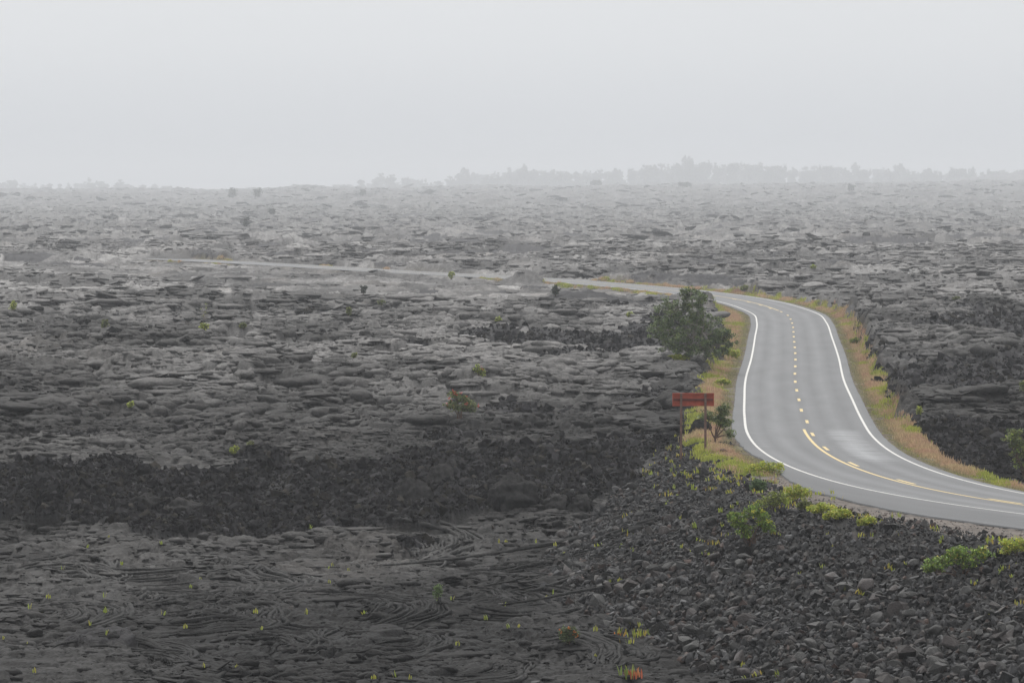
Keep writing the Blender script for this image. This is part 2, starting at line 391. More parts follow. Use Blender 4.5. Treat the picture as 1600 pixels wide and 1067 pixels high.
# ------------------------------------------------------------------ materials
def mat_tint(name, rough=.7, spec=.5, noise=(), bump=(), translucent=0., var=(.7, 1.3)):
    """noise: (scale, detail) list multiplied over the tint; bump: (scale, detail, distance) list"""
    m = bpy.data.materials.new(name); m.use_nodes = True
    t = m.node_tree; n = t.nodes; l = t.links
    b = n['Principled BSDF']; b.inputs['Roughness'].default_value = rough
    b.inputs['Specular IOR Level'].default_value = spec
    at_ = n.new('ShaderNodeAttribute'); at_.attribute_name = 'tint'
    col = at_.outputs['Color']
    tc = n.new('ShaderNodeTexCoord')
    for (s, dt) in noise:
        q = n.new('ShaderNodeTexNoise'); q.inputs['Scale'].default_value = s; q.inputs['Detail'].default_value = dt
        l.new(tc.outputs['Object'], q.inputs['Vector'])
        r = n.new('ShaderNodeMapRange'); r.inputs['From Min'].default_value = .3; r.inputs['From Max'].default_value = .7
        r.inputs['To Min'].default_value = var[0]; r.inputs['To Max'].default_value = var[1]
        l.new(q.outputs['Fac'], r.inputs['Value'])
        v = n.new('ShaderNodeVectorMath'); v.operation = 'SCALE'
        l.new(col, v.inputs[0]); l.new(r.outputs[0], v.inputs['Scale']); col = v.outputs[0]
    l.new(col, b.inputs['Base Color'])
    nrm = None
    for (s, dt, dist) in bump:
        q = n.new('ShaderNodeTexNoise'); q.inputs['Scale'].default_value = s; q.inputs['Detail'].default_value = dt
        q.inputs['Roughness'].default_value = .6
        if dist < 0: q.noise_type = 'RIDGED_MULTIFRACTAL'; q.inputs['Roughness'].default_value = .55
        l.new(tc.outputs['Object'], q.inputs['Vector'])
        bp = n.new('ShaderNodeBump'); bp.inputs['Distance'].default_value = dist; bp.inputs['Strength'].default_value = 1
        l.new(q.outputs['Fac'], bp.inputs['Height'])
        if nrm: l.new(nrm, bp.inputs['Normal'])
        nrm = bp.outputs[0]
    if nrm: l.new(nrm, b.inputs['Normal'])
    if translucent:
        tr = n.new('ShaderNodeBsdfTranslucent'); mx = n.new('ShaderNodeMixShader'); mx.inputs[0].default_value = translucent
        l.new(col, tr.inputs[0]); l.new(b.outputs[0], mx.inputs[1]); l.new(tr.outputs[0], mx.inputs[2])
        l.new(mx.outputs[0], n['Material Output'].inputs[0])
    return m
def mat_flat(name, color, rough=.6, spec=.4, ns=8, amt=.2, metal=0):
    m = bpy.data.materials.new(name); m.use_nodes = True
    t = m.node_tree; n = t.nodes; l = t.links; b = n['Principled BSDF']
    b.inputs['Roughness'].default_value = rough; b.inputs['Specular IOR Level'].default_value = spec; b.inputs['Metallic'].default_value = metal
    tc = n.new('ShaderNodeTexCoord'); q = n.new('ShaderNodeTexNoise'); q.inputs['Scale'].default_value = ns; q.inputs['Detail'].default_value = 5
    l.new(tc.outputs['Object'], q.inputs['Vector'])
    r = n.new('ShaderNodeMapRange'); r.inputs['From Min'].default_value = .3; r.inputs['From Max'].default_value = .7
    r.inputs['To Min'].default_value = 1 - amt; r.inputs['To Max'].default_value = 1 + amt
    v = n.new('ShaderNodeVectorMath'); v.operation = 'SCALE'; v.inputs[0].default_value = color
    l.new(q.outputs['Fac'], r.inputs['Value']); l.new(r.outputs[0], v.inputs['Scale']); l.new(v.outputs[0], b.inputs['Base Color'])
    return m
M_LAVA = mat_tint('lava', rough=.75, spec=.09, noise=((1.6, 6), (9, 4)), bump=((2.3, 6, -.10), (7, 5, -.05)), var=(.72, 1.3))
M_ROCK = mat_tint('rock', rough=.7, spec=.28, noise=((6, 5),), bump=((9, 5, .04),), var=(.7, 1.3))
M_CLINK = mat_tint('clinker', rough=.95, spec=.06, noise=((5, 4),), bump=((12, 4, .05),), var=(.7, 1.3))
M_LEAF = mat_tint('leaf', rough=.5, spec=.4, translucent=.35)
M_GRASS = mat_tint('grass', rough=.7, spec=.2, translucent=.3)
M_BARK = mat_flat('bark', (.24, .22, .2), rough=.9, spec=.2)
M_TWIG = mat_flat('twig', (.10, .065, .05), rough=.9, spec=.2)

# ------------------------------------------------------------------ ground
def make_ground():
    t_in = np.linspace(-.137, .137, 1100)
    t_out = .137 + np.geomspace(.001, 1.6, 46)
    t = np.concatenate([-t_out[::-1], t_in, t_out])
    ys = np.concatenate([np.arange(-40, 120, 4.), np.arange(120, 132, .5), np.arange(132, 255, .165), np.arange(255, 420, .33), np.arange(420, 800, .85),
                         800 * 1.0042 ** np.arange(0, 470), np.arange(5760, 10600, 60.)])
    nr, nc = len(ys), len(t)
    pos = np.empty((nr, nc, 3), np.float32); tint = np.empty((nr, nc, 4), np.float32)
    for i0 in range(0, nr, 300):
        yy = ys[i0:i0 + 300]
        Y = np.repeat(yy, nc); X = (np.tile(t, len(yy))) * (np.maximum(Y, 0) + 12)
        z, aa, isr, vg, gr, d = relief(X, Y)
        blk = np.stack([X, Y, z], -1)
        pos[i0:i0 + 300] = blk.reshape(len(yy), nc, 3)
        n1 = fbm(X / 9, Y / 22, 3, 1); n2 = fbm(X / 2.1, Y / 4.5, 3, 5); n3 = fbm(X / 50, Y / 60, 2, 3)
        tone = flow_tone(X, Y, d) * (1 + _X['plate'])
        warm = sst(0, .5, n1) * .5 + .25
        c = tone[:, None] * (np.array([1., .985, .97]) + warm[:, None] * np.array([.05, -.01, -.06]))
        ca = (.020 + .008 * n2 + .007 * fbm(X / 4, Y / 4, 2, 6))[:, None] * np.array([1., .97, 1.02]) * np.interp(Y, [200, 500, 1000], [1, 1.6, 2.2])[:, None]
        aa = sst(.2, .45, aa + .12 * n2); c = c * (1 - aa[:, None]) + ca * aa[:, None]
        cr_ = (.011 + .003 * n2)[:, None] * np.array([1, .97, .96]); c = c * (1 - isr[:, None]) + cr_ * isr[:, None]  # near-black ground under the stones: shade of the gaps put into the colour
        vm_ = fbm(X / 1.8, Y / 3.5, 2, 7)
        cv = np.array([.105, .088, .06]) + vm_[:, None] * np.array([.04, .05, .01]); c = c * (1 - vg[:, None]) + cv * vg[:, None]
        cg = np.array([.125, .108, .095]) * (1 + .3 * vm_[:, None]); c = c * (1 - gr[:, None]) + cg * gr[:, None]
        tint[i0:i0 + 300, :, :3] = np.clip(c, .008, 1).reshape(len(yy), nc, 3); tint[i0:i0 + 300, :, 3] = 1
    i = np.arange(nr - 1)[:, None] * nc; j = np.arange(nc - 1)[None]
    f = np.stack([i + j, i + j + 1, i + nc + j + 1, i + nc + j], -1).reshape(-1, 4)
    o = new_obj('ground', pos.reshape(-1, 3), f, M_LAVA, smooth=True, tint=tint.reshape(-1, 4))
    tag(o, 'wide black and grey lava plain running back into the fog', None, None, 'structure')
make_ground()

# ------------------------------------------------------------------ road
def mat_asphalt():
    m = bpy.data.materials.new('asphalt'); m.use_nodes = True
    t = m.node_tree; n = t.nodes; l = t.links; b = n['Principled BSDF']
    b.inputs['Roughness'].default_value = .75; b.inputs['Specular IOR Level'].default_value = .18
    uv = n.new('ShaderNodeUVMap'); uv.uv_map = 'across_along'
    sp = n.new('ShaderNodeSeparateXYZ'); l.new(uv.outputs[0], sp.inputs[0])
    def rampn(stops, src):
        r = n.new('ShaderNodeValToRGB'); e = r.color_ramp.elements
        e[0].position = stops[0][0]; e[0].color = (stops[0][1],) * 3 + (1,); e[1].position = stops[-1][0]; e[1].color = (stops[-1][1],) * 3 + (1,)
        for p, v in stops[1:-1]: q = e.new(p); q.color = (v,) * 3 + (1,)
        l.new(src, r.inputs[0]); return r.outputs[0]
    mr = n.new('ShaderNodeMapRange'); mr.inputs['From Min'].default_value = -5; mr.inputs['From Max'].default_value = 5
    l.new(sp.outputs['X'], mr.inputs['Value'])
    # slightly polished wheel tracks and lane centres, along the road
    tracks = rampn([(0, .86), (.15, .92), (.22, 1.02), (.27, .93), (.34, 1.04), (.41, .93), (.47, 1.0), (.5, .94), (.54, 1.0), (.60, .92), (.67, 1.05), (.74, .92), (.82, 1.0), (.9, .9), (1, .86)], mr.outputs[0])
    def noise(sx, sy, sc, dt):
        mp = n.new('ShaderNodeMapping'); mp.inputs['Scale'].default_value = (sx, sy, 1); l.new(uv.outputs[0], mp.inputs[0])
        q = n.new('ShaderNodeTexNoise'); q.inputs['Scale'].default_value = sc; q.inputs['Detail'].default_value = dt; l.new(mp.outputs[0], q.inputs['Vector'])
        return q.outputs['Fac']
    n1 = rampn([(.35, .94), (.65, 1.06)], noise(1, .12, .8, 4))
    n2 = rampn([(.60, 1.0), (.68, 1.13)], noise(.55, 1.3, .8, 4))        # pale scuffs across the lanes
    n3 = rampn([(.3, .88), (.7, 1.12)], noise(1, 1, 14, 3))
    def mul(a, c):
        v = n.new('ShaderNodeVectorMath'); v.operation = 'MULTIPLY'; l.new(a, v.inputs[0]); l.new(c, v.inputs[1]); return v.outputs[0]
    def band(src, a, b_, soft):
        o = None
        for (p, q) in ((a, a + soft), (b_, b_ - soft)):
            r = n.new('ShaderNodeMapRange'); r.interpolation_type = 'SMOOTHSTEP'; r.inputs['From Min'].default_value = p; r.inputs['From Max'].default_value = q
            l.new(src, r.inputs['Value'])
            if o is None: o = r.outputs[0]
            else:
                m_ = n.new('ShaderNodeMath'); m_.operation = 'MULTIPLY'; l.new(o, m_.inputs[0]); l.new(r.outputs[0], m_.inputs[1]); o = m_.outputs[0]
        return o
    pm = n.new('ShaderNodeMath'); pm.operation = 'MULTIPLY'
    l.new(band(sp.outputs['X'], .7, 2.9, .5), pm.inputs[0]); l.new(band(sp.outputs['Y'], S0, S1, 5), pm.inputs[1])
    pk = n.new('ShaderNodeMath'); pk.operation = 'MULTIPLY'; l.new(pm.outputs[0], pk.inputs[0]); l.new(rampn([(.38, 0.1), (.52, .5)], noise(.35, 1.2, .8, 4)), pk.inputs[1])
    pa = n.new('ShaderNodeMath'); pa.operation = 'ADD'; pa.inputs[1].default_value = 1; l.new(pk.outputs[0], pa.inputs[0])
    n4 = rampn([(.0, 1.0), (.018, .90), (.036, 1.0)], noise(.6, .25, .5, 3))
    c = mul(mul(mul(mul(tracks, tracks), n1), n2), n3)
    vp = n.new('ShaderNodeVectorMath'); vp.operation = 'SCALE'; l.new(c, vp.inputs[0]); l.new(pa.outputs[0], vp.inputs['Scale']); c = vp.outputs[0]
    v = n.new('ShaderNodeVectorMath'); v.operation = 'MULTIPLY'; v.inputs[1].default_value = (.158, .161, .165); l.new(c, v.inputs[0])
    l.new(v.outputs[0], b.inputs['Base Color'])
    bp = n.new('ShaderNodeBump'); bp.inputs['Distance'].default_value = .006; l.new(noise(1, 1, 22, 4), bp.inputs['Height']); l.new(bp.outputs[0], b.inputs['Normal'])
    return m
def worn_paint(name, c, ns):
    m = mat_flat(name, c, rough=.6, spec=.3, ns=ns, amt=.12); n = m.node_tree.nodes; l = m.node_tree.links; b = n['Principled BSDF']
    src = b.inputs['Base Color'].links[0].from_socket
    tc = n.new('ShaderNodeTexCoord'); q = n.new('ShaderNodeTexNoise'); q.inputs['Scale'].default_value = 2.2; q.inputs['Detail'].default_value = 8; q.inputs['Roughness'].default_value = .75
    r = n.new('ShaderNodeMapRange'); r.inputs['From Min'].default_value = .56; r.inputs['From Max'].default_value = .66; r.inputs['To Max'].default_value = .7
    mx = n.new('ShaderNodeMix'); mx.data_type = 'RGBA'; mx.inputs[7].default_value = (.16, .16, .16, 1)
    l.new(tc.outputs['Object'], q.inputs['Vector']); l.new(q.outputs['Fac'], r.inputs['Value']); l.new(r.outputs[0], mx.inputs[0]); l.new(src, mx.inputs[6]); l.new(mx.outputs[2], b.inputs['Base Color'])
    return m
M_WHITE = worn_paint('white_paint', (.56, .55, .52), 6)
M_YELLOW = worn_paint('yellow_paint', (.60, .46, .21), 6)
def frame_at(y):
    x = road_x(y); s = np.interp(y, _ry, _rs); c = 1 / np.sqrt(1 + s * s)
    return x, s, c
def road_pt(y, d, dz=0.):
    """point at offset d (right positive) from the centre line at station y"""
    x, s, c = frame_at(y)
    return np.stack([x + d * c, y - d * s * c, dz - bank(y) * d + 0 * x], -1)
YS = np.arange(104, 784, .8)
_, _s, _c = frame_at(YS)
ALONG = np.concatenate([[0], np.cumsum(.8 / _c[1:])])
S0, S1 = float(np.interp(205, YS, ALONG)), float(np.interp(236, YS, ALONG))
M_ASPH = mat_asphalt()
def make_road():
    pl = paved_left(YS) + .10 * perlin(YS / 2.1, YS * 0, 3) * (YS < 232) + .04 * perlin(YS / .9, YS * 0, 1); pr = 3.80 + .05 * perlin(YS / 1.3, YS * 0, 5)
    cols = []; uvs = []
    fr = np.linspace(0, 1, 12)
    for k_, a in enumerate([-1] + list(fr) + [2]):
        d = -pl + (pl + pr) * min(max(a, 0), 1)
        dz = np.full(len(YS), 0.)
        if a == -1: d = -pl - .03; dz -= .06
        if a == 2: d = pr + .03; dz -= .14
        cols.append(road_pt(YS, d, 0) + np.stack([0 * YS, 0 * YS, dz], -1)); uvs.append(np.stack([d + 0 * YS, ALONG], -1))
    P = np.stack(cols, 1); U = np.stack(uvs, 1); nr, nc = P.shape[:2]
    i = np.arange(nr - 1)[:, None] * nc; j = np.arange(nc - 1)[None]
    f = np.stack([i + j, i + j + 1, i + nc + j + 1, i + nc + j], -1).reshape(-1, 4)
    o = new_obj('road', P.reshape(-1, 3), f, M_ASPH, smooth=False)
    uvl = o.data.uv_layers.new(name='across_along'); uvl.data.foreach_set('uv', U.reshape(-1, 2)[f.ravel()].astype(np.float32).ravel())
    tag(o, 'two-lane grey asphalt road winding across the lava plain', None, None, 'structure')
def stripe(segs, wd):
    """segs: (y0, y1, offset)"""
    V = []; Fc = []; b = 0
    for (y0, y1, off) in segs:
        yy = np.linspace(y0, y1, max(2, int((y1 - y0) / .8) + 1))
        a = road_pt(yy, np.full(len(yy), off - wd / 2)); c = road_pt(yy, np.full(len(yy), off + wd / 2))
        P = np.stack([a, c], 1).reshape(-1, 3); P[:, 2] += .008; n_ = len(yy)
        i = np.arange(n_ - 1) * 2 + b
        V.append(P); Fc.append(np.stack([i, i + 1, i + 3, i + 2], -1)); b += len(P)
    return np.vstack(V), np.vstack(Fc)
make_road()
for off in (-3.28, 3.22):
    V, Fc = stripe([(106, 780, off)], .135)
    tag(new_obj('edge_line', V, Fc, M_WHITE), 'solid white edge line painted along the near left side of the road' if off < 0 else 'solid white edge line painted along the far right side of the road', None, 'painted road lines', 'structure')
V, Fc = stripe([(110, 233.5, -.20)], .15)
tag(new_obj('no_passing_line', V, Fc, M_YELLOW), 'solid yellow centre line on the near bend', None, 'painted road lines', 'structure')
V, Fc = stripe([(452, 700, .02)], .14)
tag(new_obj('no_passing_line', V, Fc, M_YELLOW), 'solid yellow centre line on the far bend', None, 'painted road lines', 'structure')
# dashes: 3.05 m long every 12.2 m measured along the road
al = lambda y: np.interp(y, YS, ALONG); yl = lambda s: np.interp(s, ALONG, YS)
s0 = al(276.2); segs = []
for k_ in range(-14, 19):
    a = s0 + k_ * 12.2
    y0, y1 = float(yl(a)), float(yl(a + 3.05))
    segs.append((y0, y1, .12 if y0 < 240 else 0.0 if y0 < 448 else -.22))
V, Fc = stripe(segs, .17)
tag(new_obj('dashed_line', V, Fc, M_YELLOW), 'broken yellow centre line between the two lanes', None, 'painted road lines', 'structure')
# ------------------------------------------------------------------ rocks
def hull_protos(n, npts, flat=(.55, .9), rough=.25, seed=1, bevel=False):
    import bmesh
    r = np.random.default_rng(seed); out = []
    for k_ in range(n):
        p = r.normal(size=(npts, 3)); p /= np.linalg.norm(p, axis=1, keepdims=True)
        p *= 1 - rough * r.random((npts, 1))
        p *= np.array([1, r.uniform(.65, 1), r.uniform(*flat)])
        bm = bmesh.new()
        for q in p: bm.verts.new(q)
        res = bmesh.ops.convex_hull(bm, input=bm.verts[:])
        junk = [v for v in bm.verts if not v.link_faces]
        for v in junk: bm.verts.remove(v)
        if bevel:
            bmesh.ops.bevel(bm, geom=bm.edges[:] , offset=.09, segments=1, affect='EDGES', profile=.6)
        bmesh.ops.triangulate(bm, faces=bm.faces[:])
        bm.verts.index_update()
        out.append((np.array([v.co[:] for v in bm.verts]), np.array([[v.index for v in f.verts] for f in bm.faces])))
        bm.free()
    return out
def rand_rot(n, r, tilt=1.0):
    q = r.normal(size=(n, 4)); q[:, 0] += (1 - tilt) * 6; q /= np.linalg.norm(q, axis=1, keepdims=True)
    w_, x, y, z = q.T
    M = np.empty((n, 3, 3))
    M[:, 0, 0] = 1 - 2 * (y*y + z*z); M[:, 0, 1] = 2 * (x*y - z*w_); M[:, 0, 2] = 2 * (x*z + y*w_)
    M[:, 1, 0] = 2 * (x*y + z*w_); M[:, 1, 1] = 1 - 2 * (x*x + z*z); M[:, 1, 2] = 2 * (y*z - x*w_)
    M[:, 2, 0] = 2 * (x*z - y*w_); M[:, 2, 1] = 2 * (y*z + x*w_); M[:, 2, 2] = 1 - 2 * (x*x + y*y)
    return M
def scatter(protos, pos, size, tint, seed=1, tilt=.9):
    r = np.random.default_rng(seed); V = []; Fc = []; T = []; b = 0
    which = r.integers(0, len(protos), len(pos)); M = rand_rot(len(pos), r, tilt)
    sc = size[:, None] * r.uniform(.8, 1.2, (len(pos), 3))
    for k_, (pv, pf) in enumerate(protos):
        s = np.nonzero(which == k_)[0]
        if not len(s): continue
        q = pv[None] * sc[s][:, None]
        q = np.einsum('nij,nvj->nvi', M[s], q) + pos[s][:, None]
        V.append(q.reshape(-1, 3)); Fc.append((pf[None] + (np.arange(len(s)) * len(pv))[:, None, None] + b).reshape(-1, 3))
        T.append(np.repeat(tint[s], len(pv), 0)); b += len(s) * len(pv)
    return np.vstack(V), np.vstack(Fc), np.vstack(T)
HULLS = hull_protos(12, 14, seed=3, rough=.3, bevel=True) + hull_protos(16, 11, rough=.38, seed=4)
SPIKY = hull_protos(20, 12, flat=(.6, 1), rough=.5, seed=9)

# candidate cover points inside the view fan
def cover(n, y0, y1, seed, tm=.175, pw=1.0):
    r = np.random.default_rng(seed); out = []
    y = y0 + (y1 - y0) * r.random(n) ** pw; x = r.uniform(-tm, tm, n) * y
    return x, y, r

def make_rubble():
    x, y, r = cover(215000, 133, 246, 11)
    z, aa, isr, vg, gr, d = relief(x, y)
    m = isr > .5
    x, y, z, d = x[m], y[m], z[m], d[m]
    down = np.clip((-d - crest(y)) / 8, 0, 1)                # 0 at the crest, 1 at the toe
    size = np.exp(r.normal(np.log(.10), .5, len(x)) + .5 * fbm(x / 3.5, y / 4.5, 2, 2)) * (.55 + .95 * down ** .7) * np.interp(y, [140, 165, 200, 240], [1.3, 1.2, .95, .8])
    size = np.clip(size * .88, .04, .45)
    # thin out by size so that stones pack rather than pile
    keep = r.random(len(x)) < np.clip(.075 / (size ** 1.6 + .02), .16, 1)
    x, y, z, size, d = x[keep], y[keep], z[keep], size[keep], d[keep]
    # loose stones past the toe and on the plain
    x2, y2, r2 = cover(22000, 133, 225, 12)
    z2, aa2, isr2, vg2, gr2, d2 = relief(x2, y2)
    toe = ground_z(x2, y2); near = (isr2 < .5) & (vg2 < .1) & (gr2 < .1) & (d2 < 0)
    dd = -d2 - crest(y2); pr = np.exp(-np.clip(dd - 7.5, 0, 60) / 2) * .4 + .03 * (fbm(x2 / 6, y2 / 9, 2, 3) > .12)
    near &= (dd > .5)
    near &= r2.random(len(x2)) < pr
    x2, y2, z2 = x2[near], y2[near], z2[near]; s2 = np.clip(np.exp(r2.normal(np.log(.10), .5, len(x2))), .04, .38)
    x = np.concatenate([x, x2]); y = np.concatenate([y, y2]); z = np.concatenate([z, z2]); size = np.concatenate([size, s2])
    n = len(x)
    tone = np.clip(np.exp(r.normal(np.log(.030), .42, n)), .011, .12); br = r.random(n)
    tint = tone[:, None] * np.where((br < .06)[:, None], [1.45, 1.0, .85], np.where((br < .25)[:, None], [1.10, .99, .92], [1., .99, 1.01]))
    pos = np.stack([x, y, z + size * r.uniform(.25, .75, len(x))], -1)
    inview = np.abs(x / y) < .115
    pxx, pyy = to_px(x, y, z)
    vis = inview & (pyy < 1060)
    order = np.argsort(np.where(vis, -size / y, 1)); big = order[:300]
    rest = np.ones(n, bool); rest[big] = False
    V, Fc, T = scatter(HULLS, pos[rest], size[rest], tint[rest], 21)
    tag(new_obj('rubble', V, Fc, M_ROCK, tint=T), 'mass of loose dark lava stones covering the road embankment', 'rubble', None, 'stuff')
    # the largest rocks, each its own object
    protos = []
    for k_, (pv, pf) in enumerate(HULLS):
        for c in range(2):
            tn = [.036, .055][c]
            me_o = None
            protos.append((pv, pf, tn))
    meshes = []
    for k_, (pv, pf, tn) in enumerate(protos):
        tt = np.tile(np.array([[tn * (1.12 if k_ % 3 == 0 else 1), tn * .98, tn * .94]]), (len(pv), 1))
        o = new_obj('lava_rock', pv, pf, M_ROCK, tint=tt); meshes.append(o)
    used = set()
    for i, b in enumerate(big):
        k_ = int(r.integers(0, len(meshes)))
        if k_ in used: o = meshes[k_].copy(); COL.objects.link(o)
        else: o = meshes[k_]; used.add(k_)
        o.location = pos[b]; s = float(size[b])
        o.scale = (s * r.uniform(.9, 1.25), s * r.uniform(.8, 1.1), s * r.uniform(.7, 1.05))
        o.rotation_euler = (r.uniform(-.5, .5), r.uniform(-.5, .5), r.uniform(0, 6.28))
        px_, py_ = pxx[b], pyy[b]
        where = 'largest dark angular rock of the rubble bank below the road' if px_ > 1000 else 'dark angular rock lying at the foot of the rubble bank'
        where = where.replace('largest dark', 'larger dark')
        if x[b] < 1.5 and px_ < 830: where = 'dark loose rock lying on the flat lava in front'
        tag(o, where, 'rock', 'larger rocks of the embankment')
    for k_, o in enumerate(meshes):
        if k_ not in used: bpy.data.objects.remove(o)
make_rubble()

def slab_proto(r, n, thick, dome, rnd, elong):
    """irregular crust plate or rounded toe: top centre, rings, undercut rim"""
    a = np.sort(np.linspace(0, 2 * np.pi, n, endpoint=False) + r.uniform(-.5, .5, n) * 4 / n)
    rad = 1 + r.normal(0, .17 * (1 - .5 * rnd), n)
    o = np.stack([np.cos(a) * rad, np.sin(a) * rad / elong], -1)
    rings = [(.55, dome * .85), (.88 + .04 * (1 - rnd), dome * .35 * (1 + rnd * .6)), (1.0, -thick * (.05 + .35 * rnd)), (1.0 - .08 * rnd, -thick * .7), (.78, -thick)]
    V = [[0, 0, dome]]
    if rnd > .65:
        rings = [(.42, dome * .93), (.72, dome * .70), (.93, dome * .22), (1.02, -thick * .30), (.92, -thick)]; rad *= 1 + .08 * np.sin(a * 3 + r.uniform(0, 6))
        o = np.stack([np.cos(a) * rad, np.sin(a) * rad / elong], -1)
    for k_, (q, h) in enumerate(rings):
        j = r.normal(0, .03 + .05 * thick, n) if k_ < 3 else np.zeros(n)
        V += [[x * q, y * q, h + e] for (x, y), e in zip(o, j)]
    Fc = [[0, 1 + i, 1 + (i + 1) % n] for i in range(n)]; top = [0.] * 1 + [0.] * n * 2 + [.55] * n + [1.] * n * 2
    for k_ in range(len(rings) - 1):
        b = 1 + k_ * n; c = b + n
        for i in range(n): i2 = (i + 1) % n; Fc += [[b + i, c + i, c + i2], [b + i, c + i2, b + i2]]
    return np.array(V), np.array(Fc), np.array(top)
def make_slabs():
    r = np.random.default_rng(302)
    PL = [slab_proto(r, int(r.integers(8, 12)), r.uniform(.16, .30), r.uniform(.06, .20), r.uniform(.1, .5), r.uniform(1, 1.8)) for _ in range(20)]
    TO = [slab_proto(r, int(r.integers(10, 14)), r.uniform(.35, .55), r.uniform(.26, .46), r.uniform(.7, 1), r.uniform(1.1, 2.8)) for _ in range(20)]
    LO = [slab_proto(r, 8, r.uniform(.3, .5), r.uniform(.22, .42), r.uniform(.7, 1), r.uniform(1, 2.4)) for _ in range(20)]
    LP = [slab_proto(r, 7, r.uniform(.16, .3), r.uniform(.06, .2), r.uniform(.2, .6), r.uniform(1, 2)) for _ in range(14)]
    TB = [slab_proto(r, 18, r.uniform(.25, .4), r.uniform(.20, .34), r.uniform(.75, 1), r.uniform(1.2, 2.6)) for _ in range(20)]
    bands = [(136, 250, 110000, .22, PL, TO), (250, 430, 140000, .37, PL, TO), (430, 900, 130000, .64, LP, LO), (900, 2800, 90000, 1.5, LP, LO), (2800, 5700, 34000, 3.2, LP, LO), (236, 430, 3600, 1.0, TB, TB), (430, 800, 3600, 1.4, TB, TB), (142, 232, 600, .8, TB, TB)]
    VV = []; FF = []; TT = []; b = 0
    for bi, (y0, y1, n, sz, A, B) in enumerate(bands):
        y = np.sqrt(r.uniform(y0 ** 2, y1 ** 2, n)); n = int(n * 1.3); y = np.sqrt(r.uniform(y0 ** 2, y1 ** 2, n)); x = r.uniform(-.163, .163, n) * y
        z, aa, isr, vg, gr, d = relief(x, y)
        size0 = np.clip(np.exp(r.normal(np.log(sz), .6, n)), sz * .3, sz * (3.0 if bi < 2 else 2.0 if bi < 5 else 1.7))
        corr = (y > 104) & (y < 776) & (np.abs(d) < np.where((d < 0) & (y < 240), crest(y) + 1, 6.0 + size0 * .8))
        brk = sst(-.12, .3, fbm(x / 13, y / 16, 3, 5))            # broken ground against smooth sheets
        toe = fbm(x / 9, y / 12, 2, 2) + r.normal(0, .06, n) > np.where(y < 232, -.3, -.2)
        ok = (aa < .35) & (isr < .5) & (vg < .05) & (gr < .1) & ~corr & (r.random(n) < np.where(y < 225, .15, .35) + .65 * brk)
        if bi in (2, 6): ok &= ~((d < 0) & (d > -45) & (y > 470) & (y < 775) & (r.random(n) < .93))
        x, y, z, brk, toe = x[ok], y[ok], z[ok], brk[ok], toe[ok]; m = len(x)
        size = size0[ok] * (.8 + .4 * brk)
        sc = np.stack([size, size, size * r.uniform(.5, 1.0, m) * (1, .85, .42, .20, .09, .55, .36, .4)[bi] * np.where(y < 225, .7, 1.)], -1)
        tilt = (.25 if bi > 4 else 1.) * r.normal(0, 1, (m, 2)) * (.05 + .15 * brk * (r.random(m) < .4))[:, None]
        az = r.uniform(0, 2 * np.pi, m)
        tone = flow_tone(x, y, d[ok]) * 1.1 * np.exp(r.normal(0, .13 if bi < 3 else .06, m))  # narrower tone spread in far bands, haze painted into the colour
        base_c = tone[:, None] * np.array([1.02, .985, .955])
        for grp, protos in ((~toe, A), (toe, B)):
            which = r.integers(0, len(protos), m)
            for k_, (pv, pf, tp) in enumerate(protos):
                s_ = np.nonzero(grp & (which == k_))[0]
                if not len(s_): continue
                q = pv[None] * sc[s_][:, None]
                ca, sa = np.cos(az[s_])[:, None], np.sin(az[s_])[:, None]
                X = q[..., 0] * ca - q[..., 1] * sa; Y = q[..., 0] * sa + q[..., 1] * ca
                Z = q[..., 2] + X * tilt[s_, 0][:, None] + Y * tilt[s_, 1][:, None]
                lift = (sc[s_, 2] * (r.uniform(-.16, .12, len(s_)) if protos is A else r.uniform(-.24, .02, len(s_))))[:, None]
                P = np.stack([X + x[s_][:, None], Y + y[s_][:, None], Z + z[s_][:, None] + lift], -1)
                VV.append(P.reshape(-1, 3)); FF.append((pf[None] + (np.arange(len(s_)) * len(pv))[:, None, None] + b).reshape(-1, 3))
                dark = 1 - np.interp(y0, [136, 430, 900], [.5, .25, .05]) * tp                              # weathered crust on top, black glassy rock on the broken rim; rim contrast fades with distance as painted haze
                TT.append((base_c[s_][:, None] * dark[None, :, None]).reshape(-1, 3)); b += len(s_) * len(pv)
    # coiled ropes: nested arcs of wrinkled crust
    spots = [(205, 935, 34, 2.1, .6), (300, 948, 24, 1.6, -.5), (130, 905, 20, 1.4, 1.2), (770, 905, 38, 2.4, .3), (720, 930, 26, 1.8, -.4), (830, 905, 26, 1.6, 1.0), (560, 950, 24, 1.5, .2), (480, 905, 20, 1.2, -1), (640, 870, 22, 1.6, .7),
             (90, 960, 20, 1.3, 0), (420, 1010, 22, 1.4, .8), (620, 1000, 20, 1.2, -.6), (900, 1030, 18, 1.1, .4), (330, 880, 18, 1.4, .1), (250, 1040, 20, 1.2, .9), (760, 1040, 18, 1.2, -.8), (980, 1020, 16, 1, .2)]
    paths = []
